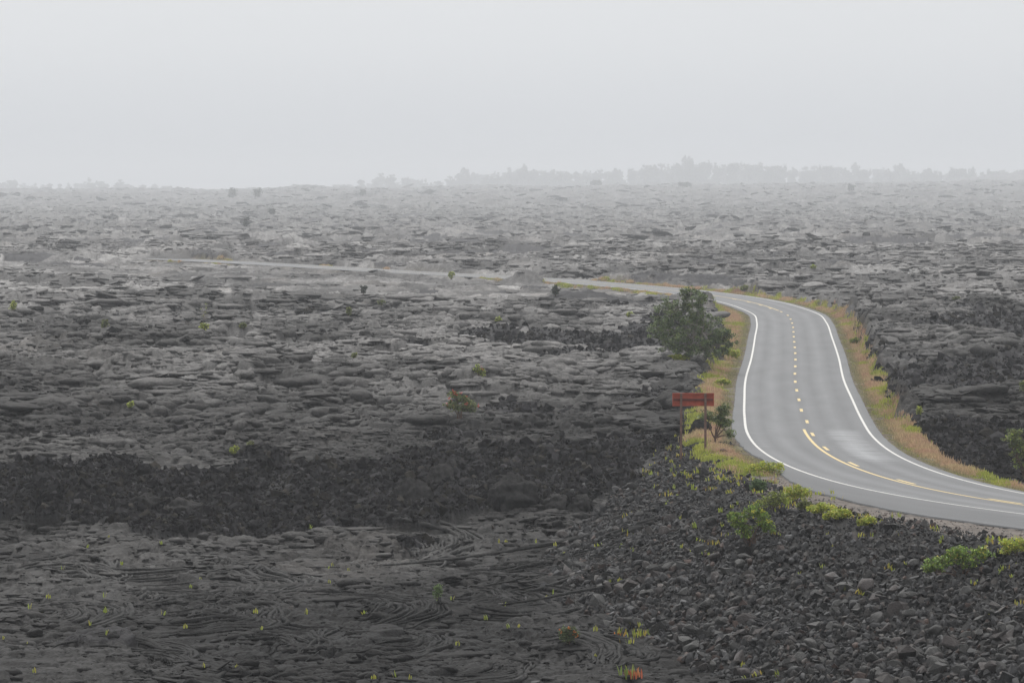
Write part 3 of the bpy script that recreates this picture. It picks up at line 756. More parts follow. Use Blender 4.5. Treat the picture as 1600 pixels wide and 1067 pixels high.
    for (px_, py_, nk, asp, rot) in spots:
        X0, Y0, _z = at(px_, py_); ca, sa = math.cos(rot), math.sin(rot); sd_ = float(r.uniform(0, 50))
        for k_ in range(nk):
            if r.random() < .14: continue
            R0 = .35 + .17 * k_ + r.normal() * .045; th = np.linspace(-1.25, 1.25, 34) * (1 - .45 * r.random()) + r.normal() * .22
            wv = 1 + .16 * perlin(th * 1.6 + sd_, np.full(34, k_ * .07 + sd_), 3) + .03 * perlin(th * 6 + sd_, np.full(34, k_ * .6), 2)
            u = R0 * np.cos(th) * wv * asp; v = R0 * np.sin(th) * wv + .18 * perlin(th * 2.3 + sd_, np.full(34, k_ * .12), 6) * R0
            X = X0 + u * ca - v * sa - R0 * .6; Y = Y0 + (u * sa + v * ca) * 1.5
            zz = ground_z(X, Y); zz = np.convolve(np.pad(zz, 4, mode='edge'), np.ones(9) / 9, 'valid')
            paths.append((np.stack([X, Y, zz + .05], -1), .10 * np.sin(np.linspace(.2, 2.95, 34)) * r.uniform(.6, 1.25) * (1 + .35 * perlin(th * 4 + k_, th * 0 + sd_, 4))))
    Vr, Fr = tubes(paths, 5); Fr = np.vstack([Fr[:, [0, 1, 2]], Fr[:, [0, 2, 3]]]) + b
    FF.append(Fr); VV.append(Vr); TT.append(flow_tone(Vr[:, 0], Vr[:, 1], np.full(len(Vr), -9.))[:, None] * np.array([1.1, 1.08, 1.05]))
    V = np.vstack(VV)
    tag(new_obj('lava_crust', V, np.vstack(FF), M_LAVA, smooth=True, tint=np.vstack(TT)), 'broken grey plates and rounded toes of lava crust covering the plain', 'lava crust', None, 'stuff')
make_slabs()

def make_clinker():
    # ragged clinker over the rough flows
    x, y, r = cover(300000, 180, 232, 31, tm=.15); xb, yb, _ = cover(340000, 232, 430, 32, tm=.15)
    x = np.concatenate([x, xb]); y = np.concatenate([y, yb])
    z, aa, isr, vg, gr, d = relief(x, y)
    keep = (r.random(len(x)) < sst(.05, .5, aa)) & (r.random(len(x)) < np.interp(y, [190, 260, 420], [.9, .6, .4]))
    x, y, z = x[keep], y[keep], z[keep]
    size = np.clip(np.exp(r.normal(np.log(.085), .6, len(x)) + .6 * fbm(x / 3, y / 4, 2, 1)), .035, .52) * np.interp(y, [200, 400], [1, 1.5])
    n = len(x); tone = np.clip(np.exp(r.normal(np.log(.021), .42, n)) * (1 + .8 * np.clip(fbm(x / 2.5, y / 4, 3, 3), -.4, 1)), .007, .09)
    tint = tone[:, None] * np.where((r.random(n) < .2)[:, None], [1.1, 1.0, .85], [1., .96, 1.0])
    V, Fc, T = scatter(SPIKY, np.stack([x, y, z + size * .2], -1), size, tint, 33, 1.0)
    tag(new_obj('clinker', V, Fc, M_CLINK, tint=T), 'jagged black clinker on the rough lava flows', 'clinker', None, 'stuff')
make_clinker()

def make_gravel():
    x, y, r = cover(90000, 140, 236, 41)
    z, aa, isr, vg, gr, d = relief(x, y)
    m = (gr > .4) & (-d > paved_left(y) + .1) | ((vg > .5) & (d < 0) & (y < 225) & (-d > paved_left(y) + .1) & (r.random(len(x)) < .3))
    x, y, z = x[m], y[m], z[m]
    size = np.clip(np.exp(r.normal(np.log(.035), .4, len(x))), .015, .09); n = len(x)
    tone = np.clip(r.normal(.13, .04, n), .05, .28)
    tint = tone[:, None] * np.where((r.random(n) < .5)[:, None], [1.15, .95, .85], [1, .97, .93])
    V, Fc, T = scatter(SPIKY, np.stack([x, y, z + size * .3], -1), size, tint, 43)
    tag(new_obj('gravel', V, Fc, M_ROCK, tint=T), 'brown-grey gravel on the shoulder below the road', 'gravel', None, 'stuff')
make_gravel()

# rounded lava balls standing in the rough flow
def lava_ball(px, py, wpx, hpx, label, seed, tn=.05):
    X, Y, Z = at(px, py); s = F / Y; rx_ = wpx / 2 / s; hz = hpx / s
    n_u, n_v = 64, 34
    u, v = np.meshgrid(np.linspace(0, 2 * np.pi, n_u, endpoint=False), np.linspace(.02, np.pi - .3, n_v))
    dx = np.sin(v) * np.cos(u); dy = np.sin(v) * np.sin(u); dz = np.cos(v)
    f = 1 + .30 * perlin(dx * 1.9 + seed, dy * 1.9 + dz * 2.3, seed) + .20 * (.4 - np.abs(perlin(dx * 3.6 + dz * 3, dy * 3.6 - dz * 2.6 + seed, 2))) + .10 * perlin(dx * 8 + dz * 7, dy * 8, 3)
    P = np.stack([dx * rx_ * f, dy * rx_ * .85 * f, dz * hz * .75 * f + hz * .25], -1).reshape(-1, 3)
    i = np.arange(n_v - 1)[:, None] * n_u; j = np.arange(n_u)[None]; j2 = (j + 1) % n_u
    Fc = np.stack([i + j, i + n_u + j, i + n_u + j2, i + j2], -1).reshape(-1, 4)
    tt = np.tile([[tn, tn * .97, tn * .95]], (len(P), 1)) * .85 * (1 + .3 * perlin(P[:, 0] * 2, P[:, 2] * 2 + P[:, 1], 4))[:, None]
    o = new_obj('lava_boulder', P, Fc, M_CLINK, loc=(X, Y, Z - .25 * hz), smooth=True, tint=tt)
    tag(o, label, 'boulder', 'rounded boulders in the rough flow')
lava_ball(806, 786, 72, 44, 'largest rounded lava boulder in the black rough flow', 1, .045)
lava_ball(690, 752, 44, 34, 'round grey boulder at the upper edge of the rough flow', 2, .055)
lava_ball(645, 782, 56, 40, 'broad low lava boulder left of the largest rounded one', 3, .042)
lava_ball(908, 790, 30, 20, 'small lava boulder right of the largest rounded one', 4, .055)
lava_ball(870, 792, 40, 22, 'flat grey boulder just right of the largest rounded one', 5, .06)
lava_ball(285, 800, 60, 24, 'low grey lava boulder in the left part of the rough flow', 6, .06)
lava_ball(230, 792, 46, 26, 'low dark lava boulder at the far left of the rough flow', 7, .045)
lava_ball(1095, 676, 34, 26, 'black boulder beside the post of the red-brown sign', 8, .03)

# ------------------------------------------------------------------ foliage
def leaf_quads(c, size, r, up=.4, aspect=.55):
    n = len(c)
    nr = r.normal(size=(n, 3)); nr[:, 2] += up * 2; nr /= np.linalg.norm(nr, axis=1, keepdims=True)
    a = r.normal(size=(n, 3)); t = np.cross(nr, a); t /= np.linalg.norm(t, axis=1, keepdims=True) + 1e-9
    b = np.cross(nr, t); s = size[:, None] * .5
    V = np.stack([c - t * s, c + b * s * aspect, c + t * s, c - b * s * aspect], 1).reshape(-1, 3)
    return V, np.arange(n * 4).reshape(-1, 4)
def leaf_cols(n, r, pal):
    pal = np.array(pal, float); k_ = r.integers(0, len(pal), n)
    return pal[k_] * r.uniform(.65, 1.35, (n, 1))
def bez(p0, p1, r, bend=.15, n=7, sag=0):
    p0 = np.array(p0, float); p1 = np.array(p1, float); t = np.linspace(0, 1, n)[:, None]
    ln = np.linalg.norm(p1 - p0); off = r.normal(size=3) * bend * ln; off2 = r.normal(size=3) * bend * .5 * ln
    return p0 * (1 - t) + p1 * t + off * (t * (1 - t)) * 2 + off2 * np.sin(t * np.pi * 2) * .3 + np.array([0, 0, sag * ln]) * t * (1 - t)
OHIA = [(.095, .145, .05), (.07, .11, .045), (.13, .175, .06), (.09, .12, .06), (.17, .20, .075)]
BRIGHT = [(.15, .25, .04), (.20, .32, .05), (.09, .15, .035), (.30, .36, .06), (.14, .19, .045)]
YELLOWG = [(.38, .44, .06), (.30, .38, .06), (.46, .48, .09), (.22, .30, .06), (.48, .40, .08)]
OLIVE = [(.16, .18, .06), (.12, .14, .05), (.20, .21, .07), (.09, .11, .045)]
FARG = [(.05, .065, .045), (.04, .055, .04), (.065, .075, .05)]
def foliage_cloud(lobes, r, n_clusters, per, leaf, cr_, pal, upb=.4):
    """lobes: (x,y,z,rx,ry,rz,weight). returns verts, faces, tint, cluster centres"""
    wts = np.array([l[6] for l in lobes], float); wts /= wts.sum()
    k_ = r.choice(len(lobes), n_clusters, p=wts); lb = np.array([l[:6] for l in lobes])[k_]
    dv = r.normal(size=(n_clusters, 3)); dv /= np.linalg.norm(dv, axis=1, keepdims=True)
    rad = r.random((n_clusters, 1)) ** .45
    cc = lb[:, :3] + dv * rad * lb[:, 3:6]
    cs = cr_ * r.uniform(.6, 1.4, n_clusters)
    ctone = r.uniform(.7, 1.3, n_clusters)
    li = np.repeat(np.arange(n_clusters), per)
    q = r.normal(size=(len(li), 3)); q /= np.linalg.norm(q, axis=1, keepdims=True)
    lp = cc[li] + q * (r.random((len(li), 1)) ** .5) * cs[li][:, None] * np.array([1, 1, .7])
    V, Fc = leaf_quads(lp, leaf * r.uniform(.7, 1.3, len(li)), r, upb)
    T = leaf_cols(len(li), r, pal) * ctone[li][:, None]
    return V, Fc, np.repeat(T, 4, 0), cc
def plant(name, px, py, wpx, hpx, label, cat, lobes, pal, leaf=.09, ncl=60, per=30, crad=.3, stems=5, stem_r=.03, flower=None, seed=0,
          group=None, barkm=None, stem_name='stem', fol_name='foliage', base=None, twigs=.5, trunk_h=0.05, sides=6, z_off=0):
    """lobes in units of half-width (x,y) and height (z)"""
    r = np.random.default_rng(seed + 500)
    X, Y, Z = at(px, py) if base is None else base
    s = F / Y; hw = wpx / 2 / s; hh = hpx / s
    root = empty(name, (X, Y, Z + z_off)); tag(root, label, cat, group)
    lobes = [(-.25, 0, .5, .5, .5, .42, 1), (.3, 0, .55, .5, .5, .38, 1), (0, 0, .18, .6, .5, .26, .9)] if pal is FARG else lobes
    lb = [(a * hw, b * hw, c * hh, d_ * hw, e * hw, f * hh, g) for (a, b, c, d_, e, f, g) in lobes]
    V, Fc, T, cc = foliage_cloud(lb, r, ncl, per, leaf, crad, pal)
    V[:, 2] = np.maximum(V[:, 2], .02)
    new_obj(fol_name, V, Fc, M_LEAF, root, tint=T)
    paths = []; fork = np.array([0, 0, hh * trunk_h])
    if trunk_h > .1: paths.append((bez((0, 0, -.15), fork, r, .06), np.linspace(stem_r * 1.5, stem_r * 1.15, 7)))
    lim = []
    for k_ in range(stems):
        l_ = lb[k_ % len(lb)]; e = np.array(l_[:3]) + r.normal(size=3) * np.array(l_[3:6]) * .35
        e[2] = max(e[2], hh * .2)
        p = bez(fork * (.9 if trunk_h > .1 else 1) + (0 if trunk_h > .1 else r.normal(size=3) * np.array([.08, .08, 0]) * hw), e, r, .12, sag=.1); lim.append(p)
        if trunk_h <= .1: p[0, 2] = -.08
        paths.append((p, np.linspace(stem_r, stem_r * .3, 7)))
    ntw = int(ncl * twigs)
    for c in cc[r.permutation(len(cc))[:ntw]]:
        dmin = [np.linalg.norm(p[3:] - c, axis=1).min() for p in lim]; p = lim[int(np.argmin(dmin))]
        i = 2 + int(np.argmin(np.linalg.norm(p[2:] - c, axis=1) + (p[2:, 2] > c[2]) * .5 * hh))
        paths.append((bez(p[min(i, 6)], c, r, .12, 4), np.linspace(stem_r * .42, stem_r * .12, 4)))
    V, Fc = tubes(paths, sides)
    new_obj(stem_name, V, Fc, barkm or M_TWIG, root)
    if flower:
        fc, nf = flower; top = cc[np.argsort(-cc[:, 2])][:max(int(len(cc) * .7), nf)]
        c = top[r.integers(0, len(top), nf)] + r.normal(size=(nf, 3)) * crad * .5 + np.array([0, -crad * .5, crad * .3])
        c = np.repeat(c, 7, 0) + r.normal(size=(nf * 7, 3)) * leaf * .45
        V, Fc = leaf_quads(c, np.full(len(c), leaf * .9), r, .5, .9)
        new_obj('blossom', V, Fc, M_LEAF, root, tint=np.tile([fc], (len(V), 1)) * r.uniform(.8, 1.2, (len(V), 1)))
    return root

# big bushy tree left of the road
plant('ohia_tree', 1078, 563, 150, 113, 'large bushy dark green tree standing beside the left road verge', 'tree',
      [(.02, 0, .82, .38, .45, .16, 1.0), (-.42, .1, .66, .36, .4, .2, .9), (.1, -.1, .60, .42, .45, .2, 1.1), (-.55, 0, .42, .34, .4, .2, .7), (-.12, -.2, .35, .5, .5, .24, 1.2),
       (.42, .1, .42, .34, .4, .2, .9), (.72, 0, .28, .28, .35, .2, .8), (-.25, -.1, .14, .5, .4, .13, .7), (.35, -.1, .16, .45, .4, .14, .7), (.28, .1, .86, .12, .2, .1, .25), (-.1, 0, .93, .15, .2, .07, .3)],
      OHIA, leaf=.15, ncl=380, per=40, crad=.30, stems=15, stem_r=.10, seed=1, barkm=M_BARK, stem_name='trunk', fol_name='crown', twigs=.4, trunk_h=.14)
# small tree behind the sign
plant('sapling', 1117, 694, 64, 66, 'small crooked tree growing behind the red-brown sign', 'tree',
      [(.35, 0, .82, .35, .4, .16, 1), (-.45, 0, .68, .35, .4, .13, .6), (.5, 0, .5, .3, .3, .12, .7), (.1, 0, .62, .4, .4, .12, .8), (.75, 0, .25, .18, .2, .12, .3)],
      OHIA + OLIVE[:2], leaf=.11, ncl=85, per=30, crad=.2, stems=6, stem_r=.045, seed=2, barkm=M_TWIG, stem_name='trunk', fol_name='crown', trunk_h=.16, twigs=.6)
# shrub with red blossom in the middle of the plain
plant('shrub', 719, 656, 56, 44, 'leafy shrub with small red blossoms alone on the grey lava', 'shrub',
      [(-.3, 0, .85, .3, .4, .13, .8), (.15, 0, .72, .3, .4, .13, .8), (-.55, 0, .52, .4, .5, .16, 1), (.5, 0, .5, .42, .5, .22, 1.2), (0, 0, .38, .4, .5, .15, .6)],
      OLIVE + OHIA[:2], leaf=.11, ncl=110, per=22, crad=.17, stems=7, stem_r=.035, seed=3, flower=((.5, .05, .04), 12), trunk_h=.05)
plant('shrub', 748, 592, 24, 24, 'small yellow-green shrub on a lava mound above the blossoming shrub', 'shrub', [(-.2, 0, .65, .5, .5, .3, 1), (.4, 0, .4, .4, .4, .25, .7)],
      YELLOWG[:2] + OLIVE, leaf=.12, ncl=34, per=16, crad=.16, stems=4, stem_r=.03, seed=4, flower=((.5, .07, .04), 3))
# bushes on the rubble bank
plant('bush', 1176, 852, 84, 66, 'bright green leafy bush with yellow flower heads on the rubble bank', 'bush',
      [(-.55, 0, .62, .4, .4, .22, 1), (0, 0, .82, .42, .4, .16, 1), (.4, 0, .62, .38, .4, .2, .9), (-.3, 0, .35, .4, .4, .2, .8), (.62, 0, .42, .25, .3, .14, .5), (-.75, 0, .7, .2, .2, .1, .4)],
      BRIGHT, leaf=.105, ncl=170, per=17, crad=.13, stems=16, stem_r=.018, seed=5, flower=((.42, .42, .06), 16), trunk_h=.02, twigs=.7)
plant('bush', 1502, 902, 118, 52, 'wide low bright green bush on the rubble at the right', 'bush',
      [(-.6, 0, .42, .36, .4, .22, 1), (-.1, 0, .75, .32, .4, .2, 1), (.15, 0, .5, .3, .4, .2, .8), (.55, 0, .72, .36, .4, .2, 1), (-.3, 0, .5, .3, .3, .2, .8), (-.85, 0, .25, .16, .2, .15, .4)],
      BRIGHT, leaf=.10, ncl=190, per=17, crad=.12, stems=18, stem_r=.016, seed=6, flower=((.42, .36, .06), 12), trunk_h=.02, twigs=.7)
def ybush(px, py, w_, h_, label, seed, pal=YELLOWG, ncl=95, leaf=.075, name='shrub', cat='shrub', fl=None, grp='low yellow-green shrubs by the road'):
    plant(name, px, py, w_, h_, label, cat, [(-.5, 0, .45, .45, .5, .38, 1), (0, 0, .6, .45, .5, .35, 1.1), (.5, 0, .5, .45, .5, .36, 1)], pal,
          leaf=leaf, ncl=ncl, per=30, crad=.14, stems=7, stem_r=.014, seed=seed, twigs=.3, flower=fl, group=grp)
ybush(1195, 742, 66, 22, 'flat yellow-green shrub on the verge just below the sign', 11)
ybush(1245, 787, 44, 32, 'rounded yellow-green shrub below the bend in the white line', 12)
ybush(1208, 797, 56, 30, 'spreading olive shrub directly above the bright green bush', 13, OLIVE + YELLOWG[:2])
ybush(1184, 770, 24, 22, 'small dark green shrub left of the spreading olive shrub', 14, [(.08, .13, .05), (.1, .16, .06)])
ybush(1285, 802, 50, 15, 'flat mat of yellow-green leaves on the gravel edge', 15)
ybush(1300, 813, 26, 14, 'small yellow-green clump below the flat mat of leaves', 16)
ybush(1316, 812, 26, 17, 'small yellow-green clump right of the flat mat of leaves', 17)
ybush(1354, 824, 28, 17, 'small green clump standing between rubble and gravel', 18)
ybush(1258, 797, 24, 14, 'tiny olive clump right of the spreading olive shrub', 19, OLIVE)
ybush(1590, 868, 66, 30, 'yellow-green fern clump at the right end of the gravel', 20)
ybush(1142, 562, 30, 18, 'yellow-green shrub at the right foot of the large tree', 21, leaf=.1)
ybush(1060, 566, 34, 10, 'low yellow-green shrub at the left foot of the large tree', 22, leaf=.1)
ybush(1128, 604, 26, 14, 'yellow-green shrub on the left verge above the sign', 23, leaf=.1)
ybush(1336, 540, 16, 14, 'small green shrub on the right verge under the lava bank', 24, OLIVE + YELLOWG[:2], leaf=.1)
ybush(1163, 458, 12, 9, 'small green shrub behind the far bend of the road', 25, OLIVE + YELLOWG[:1], leaf=.15)
plant('ohia_tree', 1604, 758, 78, 92, 'leafy green tree cut off by the right edge beside the road', 'tree',
      [(-.5, 0, .8, .4, .4, .16, 1), (0, 0, .62, .5, .5, .2, 1), (-.3, 0, .45, .4, .4, .18, .7), (.5, 0, .7, .4, .4, .2, .9), (.2, 0, .3, .5, .4, .2, .7)],
      OHIA[2:] + OLIVE + YELLOWG[1:2], leaf=.12, ncl=170, per=26, crad=.2, stems=9, stem_r=.045, seed=31, stem_name='trunk', fol_name='crown')
plant('ohia_tree', 1612, 634, 46, 36, 'half-hidden green tree on the lava at the right edge of the view', 'tree',
      [(-.4, 0, .7, .4, .4, .22, 1), (.2, 0, .6, .5, .5, .3, 1)], OHIA[2:] + OLIVE, leaf=.13, ncl=60, per=24, crad=.2, stems=5, stem_r=.04, seed=32,
      flower=((.5, .02, .02), 4), stem_name='trunk', fol_name='crown')
# lone plants over the plain
SM = [(320, 507, 24, 30, 'leafless grey bush standing on the left of the plain', 'bare'), (318, 519, 14, 16, 'small yellow shrub right below the leafless bush', 'y'),
      (163, 516, 15, 16, 'small olive shrub left of the leafless bush', 'o'), (204, 640, 11, 12, 'tiny yellow plant on the left lava plates', 'y'),
      (366, 714, 18, 17, 'yellow-green shrub just above the rough black flow', 'y'), (390, 702, 12, 10, 'tiny pale shrub above the yellow-green one', 'o'),
      (684, 940, 16, 32, 'upright green shrub on the ropy lava in front', 'g'), (888, 1006, 38, 30, 'dense dark green shrub with orange leaves in the foreground', 'd'),
      (20, 492, 14, 22, 'thin yellow-green shrub at the far left of the plain', 'y'), (363, 310, 20, 17, 'round hazy bush on the far crest', 'f'),
      (402, 310, 14, 16, 'narrow hazy bush right of the round one on the crest', 'f'), (385, 355, 8, 14, 'small hazy shrub below the two bushes on the crest', 'f'),
      (566, 306, 14, 10, 'hazy low bush on the crest below the tree line', 'f'), (425, 336, 8, 10, 'small grey shrub far out on the plain', 'f'),
      (545, 496, 8, 14, 'thin dark shrub standing up from the middle lava', 'o'), (705, 436, 10, 12, 'small shrub in front of the distant road', 'y'),
      (868, 462, 14, 18, 'pale shrub between the distant road and the rough lava', 'f'), (568, 460, 10, 14, 'grey shrub below the distant road', 'f'),
      (595, 481, 12, 9, 'small orange-tinged shrub below the distant road', 'o'), (380, 520, 8, 9, 'tiny shrub above the broken lava mound', 'o'),
      (1070, 292, 26, 7, 'low spreading bush on the hazy right crest', 'f'), (930, 290, 22, 6, 'low spreading bush on the hazy middle crest', 'f'), (1330, 298, 10, 10, 'small upright bush on the right crest', 'f'),
      (983, 497, 12, 8, 'small yellow-green shrub left of the large tree', 'y'),
      (1436, 650, 10, 14, 'thin yellow-green shrub on the right lava shelf', 'y'), (553, 560, 12, 8, 'tiny olive plant on the middle plates', 'o'),
      (778, 505, 8, 6, 'tiny yellow plant right of the middle plates', 'y'), (1494, 472, 12, 6, 'small shrub far out on the right plain', 'o'), (1271, 420, 6, 5, 'speck of yellow shrub near the dark mound', 'y')]
for i, (px, py, w_, h_, lab, ty) in enumerate(SM):
    pal = {'bare': OLIVE, 'y': YELLOWG[:3] + OLIVE[:2], 'o': OLIVE, 'g': [(.12, .19, .06), (.16, .24, .08), (.09, .13, .05)], 'd': [(.07, .10, .04), (.10, .13, .05), (.09, .11, .04)], 'f': FARG}[ty]
    sz = F / ray_ground(px, py)[1]
    plant('shrub', px, py, w_, h_, lab, 'shrub', [(-.25, 0, .55, .5, .5, .35, 1), (.3, 0, .65, .5, .5, .3, 1), (0, 0, .35, .6, .5, .25, .6)], pal,
          leaf=max(.08, 2.6 / sz), ncl=6 if ty == 'bare' else 30 if ty != 'd' else 90, per=10 if ty == 'bare' else 18, crad=max(.13, 3 / sz), stems=14 if ty == 'bare' else 4,
          stem_r=max(.015, .5 / sz), seed=60 + i, flower=((.55, .17, .03), 9) if ty == 'd' else None, barkm=M_BARK if ty == 'bare' else None, group='lone shrubs on the lava plain', sides=4)

# ------------------------------------------------------------------ sword ferns sprouting from the lava
def fern_mesh(n, hgt, spread, pal, seed):
    r = np.random.default_rng(seed); V = []; Fc = []; T = []
    for k_ in range(n):
        a = r.uniform(0, 6.28); ln = hgt * r.uniform(.6, 1.15); b0 = r.normal(size=2) * spread * .45
        lean = r.uniform(.05, .35) * ln; wd = .022 + .02 * ln
        sd_ = np.array([-math.sin(a), math.cos(a), 0]); b = len(V); n_ = 5; c = np.array(pal[r.integers(len(pal))]) * r.uniform(.75, 1.25)
        for i in range(n_):
            t = i / (n_ - 1); p = np.array([b0[0] + math.cos(a) * lean * t * t, b0[1] + math.sin(a) * lean * t * t, ln * t * (1 - .1 * t) - .03])
            w2 = wd * (math.sin(math.pi * min(t * .85 + .15, 1)) + .08)
            V += [p - sd_ * w2, p + sd_ * w2]; T += [c, c]
        for i in range(n_ - 1): Fc.append((b + 2 * i, b + 2 * i + 1, b + 2 * i + 3, b + 2 * i + 2))
    return np.array(V), np.array(Fc), np.array(T)
FP = [(.34, .38, .06), (.27, .33, .055), (.38, .35, .07), (.20, .26, .05), (.36, .27, .06)]
fern_protos = []
for i, (n_, h_, sp_) in enumerate([(4, .34, .12), (7, .38, .2), (3, .45, .08), (9, .32, .34), (12, .38, .5)]):
    V, Fc, T = fern_mesh(n_, h_, sp_, FP, 70 + i)
    fern_protos.append(new_obj('fern', V, Fc, M_GRASS, tint=T))
fused = set()
def put_fern(k_, px, py, sc, lab, grp, base=None, r=np.random.default_rng(3)):
    X, Y, Z = at(px, py) if base is None else base
    if k_ in fused: o = fern_protos[k_].copy(); COL.objects.link(o)
    else: o = fern_protos[k_]; fused.add(k_)
    o.location = (X, Y, Z + .1); o.scale = (sc * .8 * r.uniform(.8, 1.6), sc * .8 * r.uniform(.8, 1.6), sc * .75 * r.uniform(.6, 1.15)); o.rotation_euler = (r.uniform(-.2, .2), r.uniform(-.3, .3), r.uniform(0, 6.28))
    tag(o, lab, 'fern', grp)
FER = [(165,998,2),(138,1002,0),(97,895,2),(45,925,0),(46,955,2),(4,1002,2),(5,1012,1),(75,942,0),(100,958,0),(163,938,2),(163,962,1),(250,960,0),(255,965,2),(256,990,1),(140,983,2),(290,985,0),
       (415,965,0),(400,962,0),(440,963,0),(478,963,0),(568,963,2),(518,965,0),(410,988,2),(260,900,2),(512,892,2),(520,890,0),(487,855,0),(545,895,0),(600,870,0),(790,850,0),(780,852,0),(838,852,2),
       (868,860,0),(705,938,0),(706,945,2),(788,950,2),(705,992,2),(760,975,1),(795,985,1),(810,985,0),(715,1012,0),(712,1022,1),(617,1062,2),(620,1058,1),(585,1065,0),(640,1065,0),(588,1022,0),
       (318,1047,0),(408,1042,0),(370,1050,0),(55,1055,0),(565,1065,0),(865,935,2),(970,860,1),(988,866,2),(855,940,0),(1013,968,2),(1073,1008,0),(930,990,0),(1098,870,2),(1065,860,2),(1077,868,0),
       (1000,985,2),(984,980,0),(1548,965,0),(980,1010,3),(1183,1060,4),(1215,1062,1),(1160,1045,0),(945,905,0)]
for i, (px, py, k_) in enumerate(FER):
    if px < 760 and i % 5 in (1, 3): continue
    on_r = px > 900 and py < 1000
    put_fern(k_, px, py, .95 if py > 930 else .85, 'small yellow-green fern sprouting between the rubble stones' if on_r else 'small yellow-green fern sprouting from a crack in the flat foreground lava',
             'ferns among the rubble' if on_r else 'ferns on the foreground lava')
def auto_ferns():
    r = np.random.default_rng(77)
    x = r.uniform(-.118, .118, 9000); y = r.uniform(145, 245, 9000); x = x * y
    z, aa, isr, vg, gr, d = relief(x, y)
    dd = -d - crest(y)
    p = np.where(isr > .5, np.exp(-((dd - 1.0) / 2.2) ** 2) * .16 + np.exp(-((dd - 5) / 4) ** 2) * .014, np.where((gr > .4), .02, 0)) * (.3 + 1.6 * (fbm(x / 5, y / 5, 2, 2) > 0))
    m = np.nonzero(r.random(len(x)) < p)[0][:150]
    for i in m:
        put_fern(int(r.choice([0, 1, 2, 3, 3, 4])), 0, 0, r.uniform(.7, 1.1), 'yellow-green fern tuft near the top of the rubble bank', 'ferns along the top of the bank', base=(float(x[i]), float(y[i]), float(z[i])), r=r)
    x = r.uniform(-.116, .08, 400) * 160; y = r.uniform(150, 205, 400); z, aa, isr, vg, gr, d = relief(x, y)
    m = np.nonzero((isr < .5) & (aa < .3) & (vg < .1))[0][:12]
    for i in m:
        put_fern(int(r.choice([0, 0, 1, 2])), 0, 0, r.uniform(.45, .8), 'small yellow-green fern sprouting from a crack in the flat foreground lava', 'ferns on the foreground lava', base=(float(x[i]), float(y[i]), float(z[i])), r=r)
auto_ferns()
# fern clump with orange fronds, and the orange-tipped plant at the bottom
def clump(px, py, label, parts, seed):
    X, Y, Z = at(px, py); root = empty('fern_clump', (X, Y, Z)); tag(root, label, 'fern', None)
    for i, (n_, h_, sp_, pal, dx) in enumerate(parts):
        V, Fc, T = fern_mesh(n_, h_, sp_, pal, seed + i); V[:, 0] += dx
        new_obj('frond', V, Fc, M_GRASS, root, tint=T)
ORG = [(.55, .17, .03), (.5, .25, .04), (.42, .12, .03)]
clump(1000, 996, 'yellow fern clump with an orange tuft at its left in front', [(34, .36, .75, FP, 0), (14, .22, .3, ORG, -.75), (6, .4, .3, FP, -.7)], 90)
clump(984, 1064, 'orange and green plant cut by the bottom edge of the view', [(18, .4, .4, [(.45, .12, .06), (.5, .2, .08)], .05), (16, .5, .35, [(.16, .22, .05), (.25, .3, .07)], 0)], 95)

# ------------------------------------------------------------------ verge grass
def blades(x, y, z, n_per, hgt, spread, col, r, wd=.012, lean=.35):
    n = len(x) * n_per; i = np.repeat(np.arange(len(x)), n_per)
    bx = x[i] + r.normal(size=n) * spread[i]; by = y[i] + r.normal(size=n) * spread[i]; bz = z[i] - .03
    a = r.uniform(0, 2 * np.pi, n); h = hgt[i] * r.uniform(.5, 1.2, n); ln = lean * h * r.random(n)
    o = r.uniform(0, 2 * np.pi, n); w2 = wd * r.uniform(.7, 1.5, n)
    P0 = np.stack([bx - np.cos(o) * w2, by - np.sin(o) * w2, bz], -1); P1 = np.stack([bx + np.cos(o) * w2, by + np.sin(o) * w2, bz], -1)
    mx, my = bx + np.cos(a) * ln * .4, by + np.sin(a) * ln * .4
    P2 = np.stack([mx + np.cos(o) * w2 * .9, my + np.sin(o) * w2 * .9, bz + h * .6], -1); P3 = np.stack([mx - np.cos(o) * w2 * .9, my - np.sin(o) * w2 * .9, bz + h * .6], -1)
    P4 = np.stack([bx + np.cos(a) * ln + np.cos(o) * w2 * .5, by + np.sin(a) * ln + np.sin(o) * w2 * .5, bz + h], -1)
    V = np.stack([P0, P1, P2, P3, P4], 1).reshape(-1, 3); b = np.arange(n)[:, None] * 5
    Fc = np.concatenate([b + [0, 1, 2], b + [0, 2, 3], b + [3, 2, 4]], 0)
    return V, Fc, np.repeat(col[i] * r.uniform(.7, 1.3, (n, 1)), 5, 0)
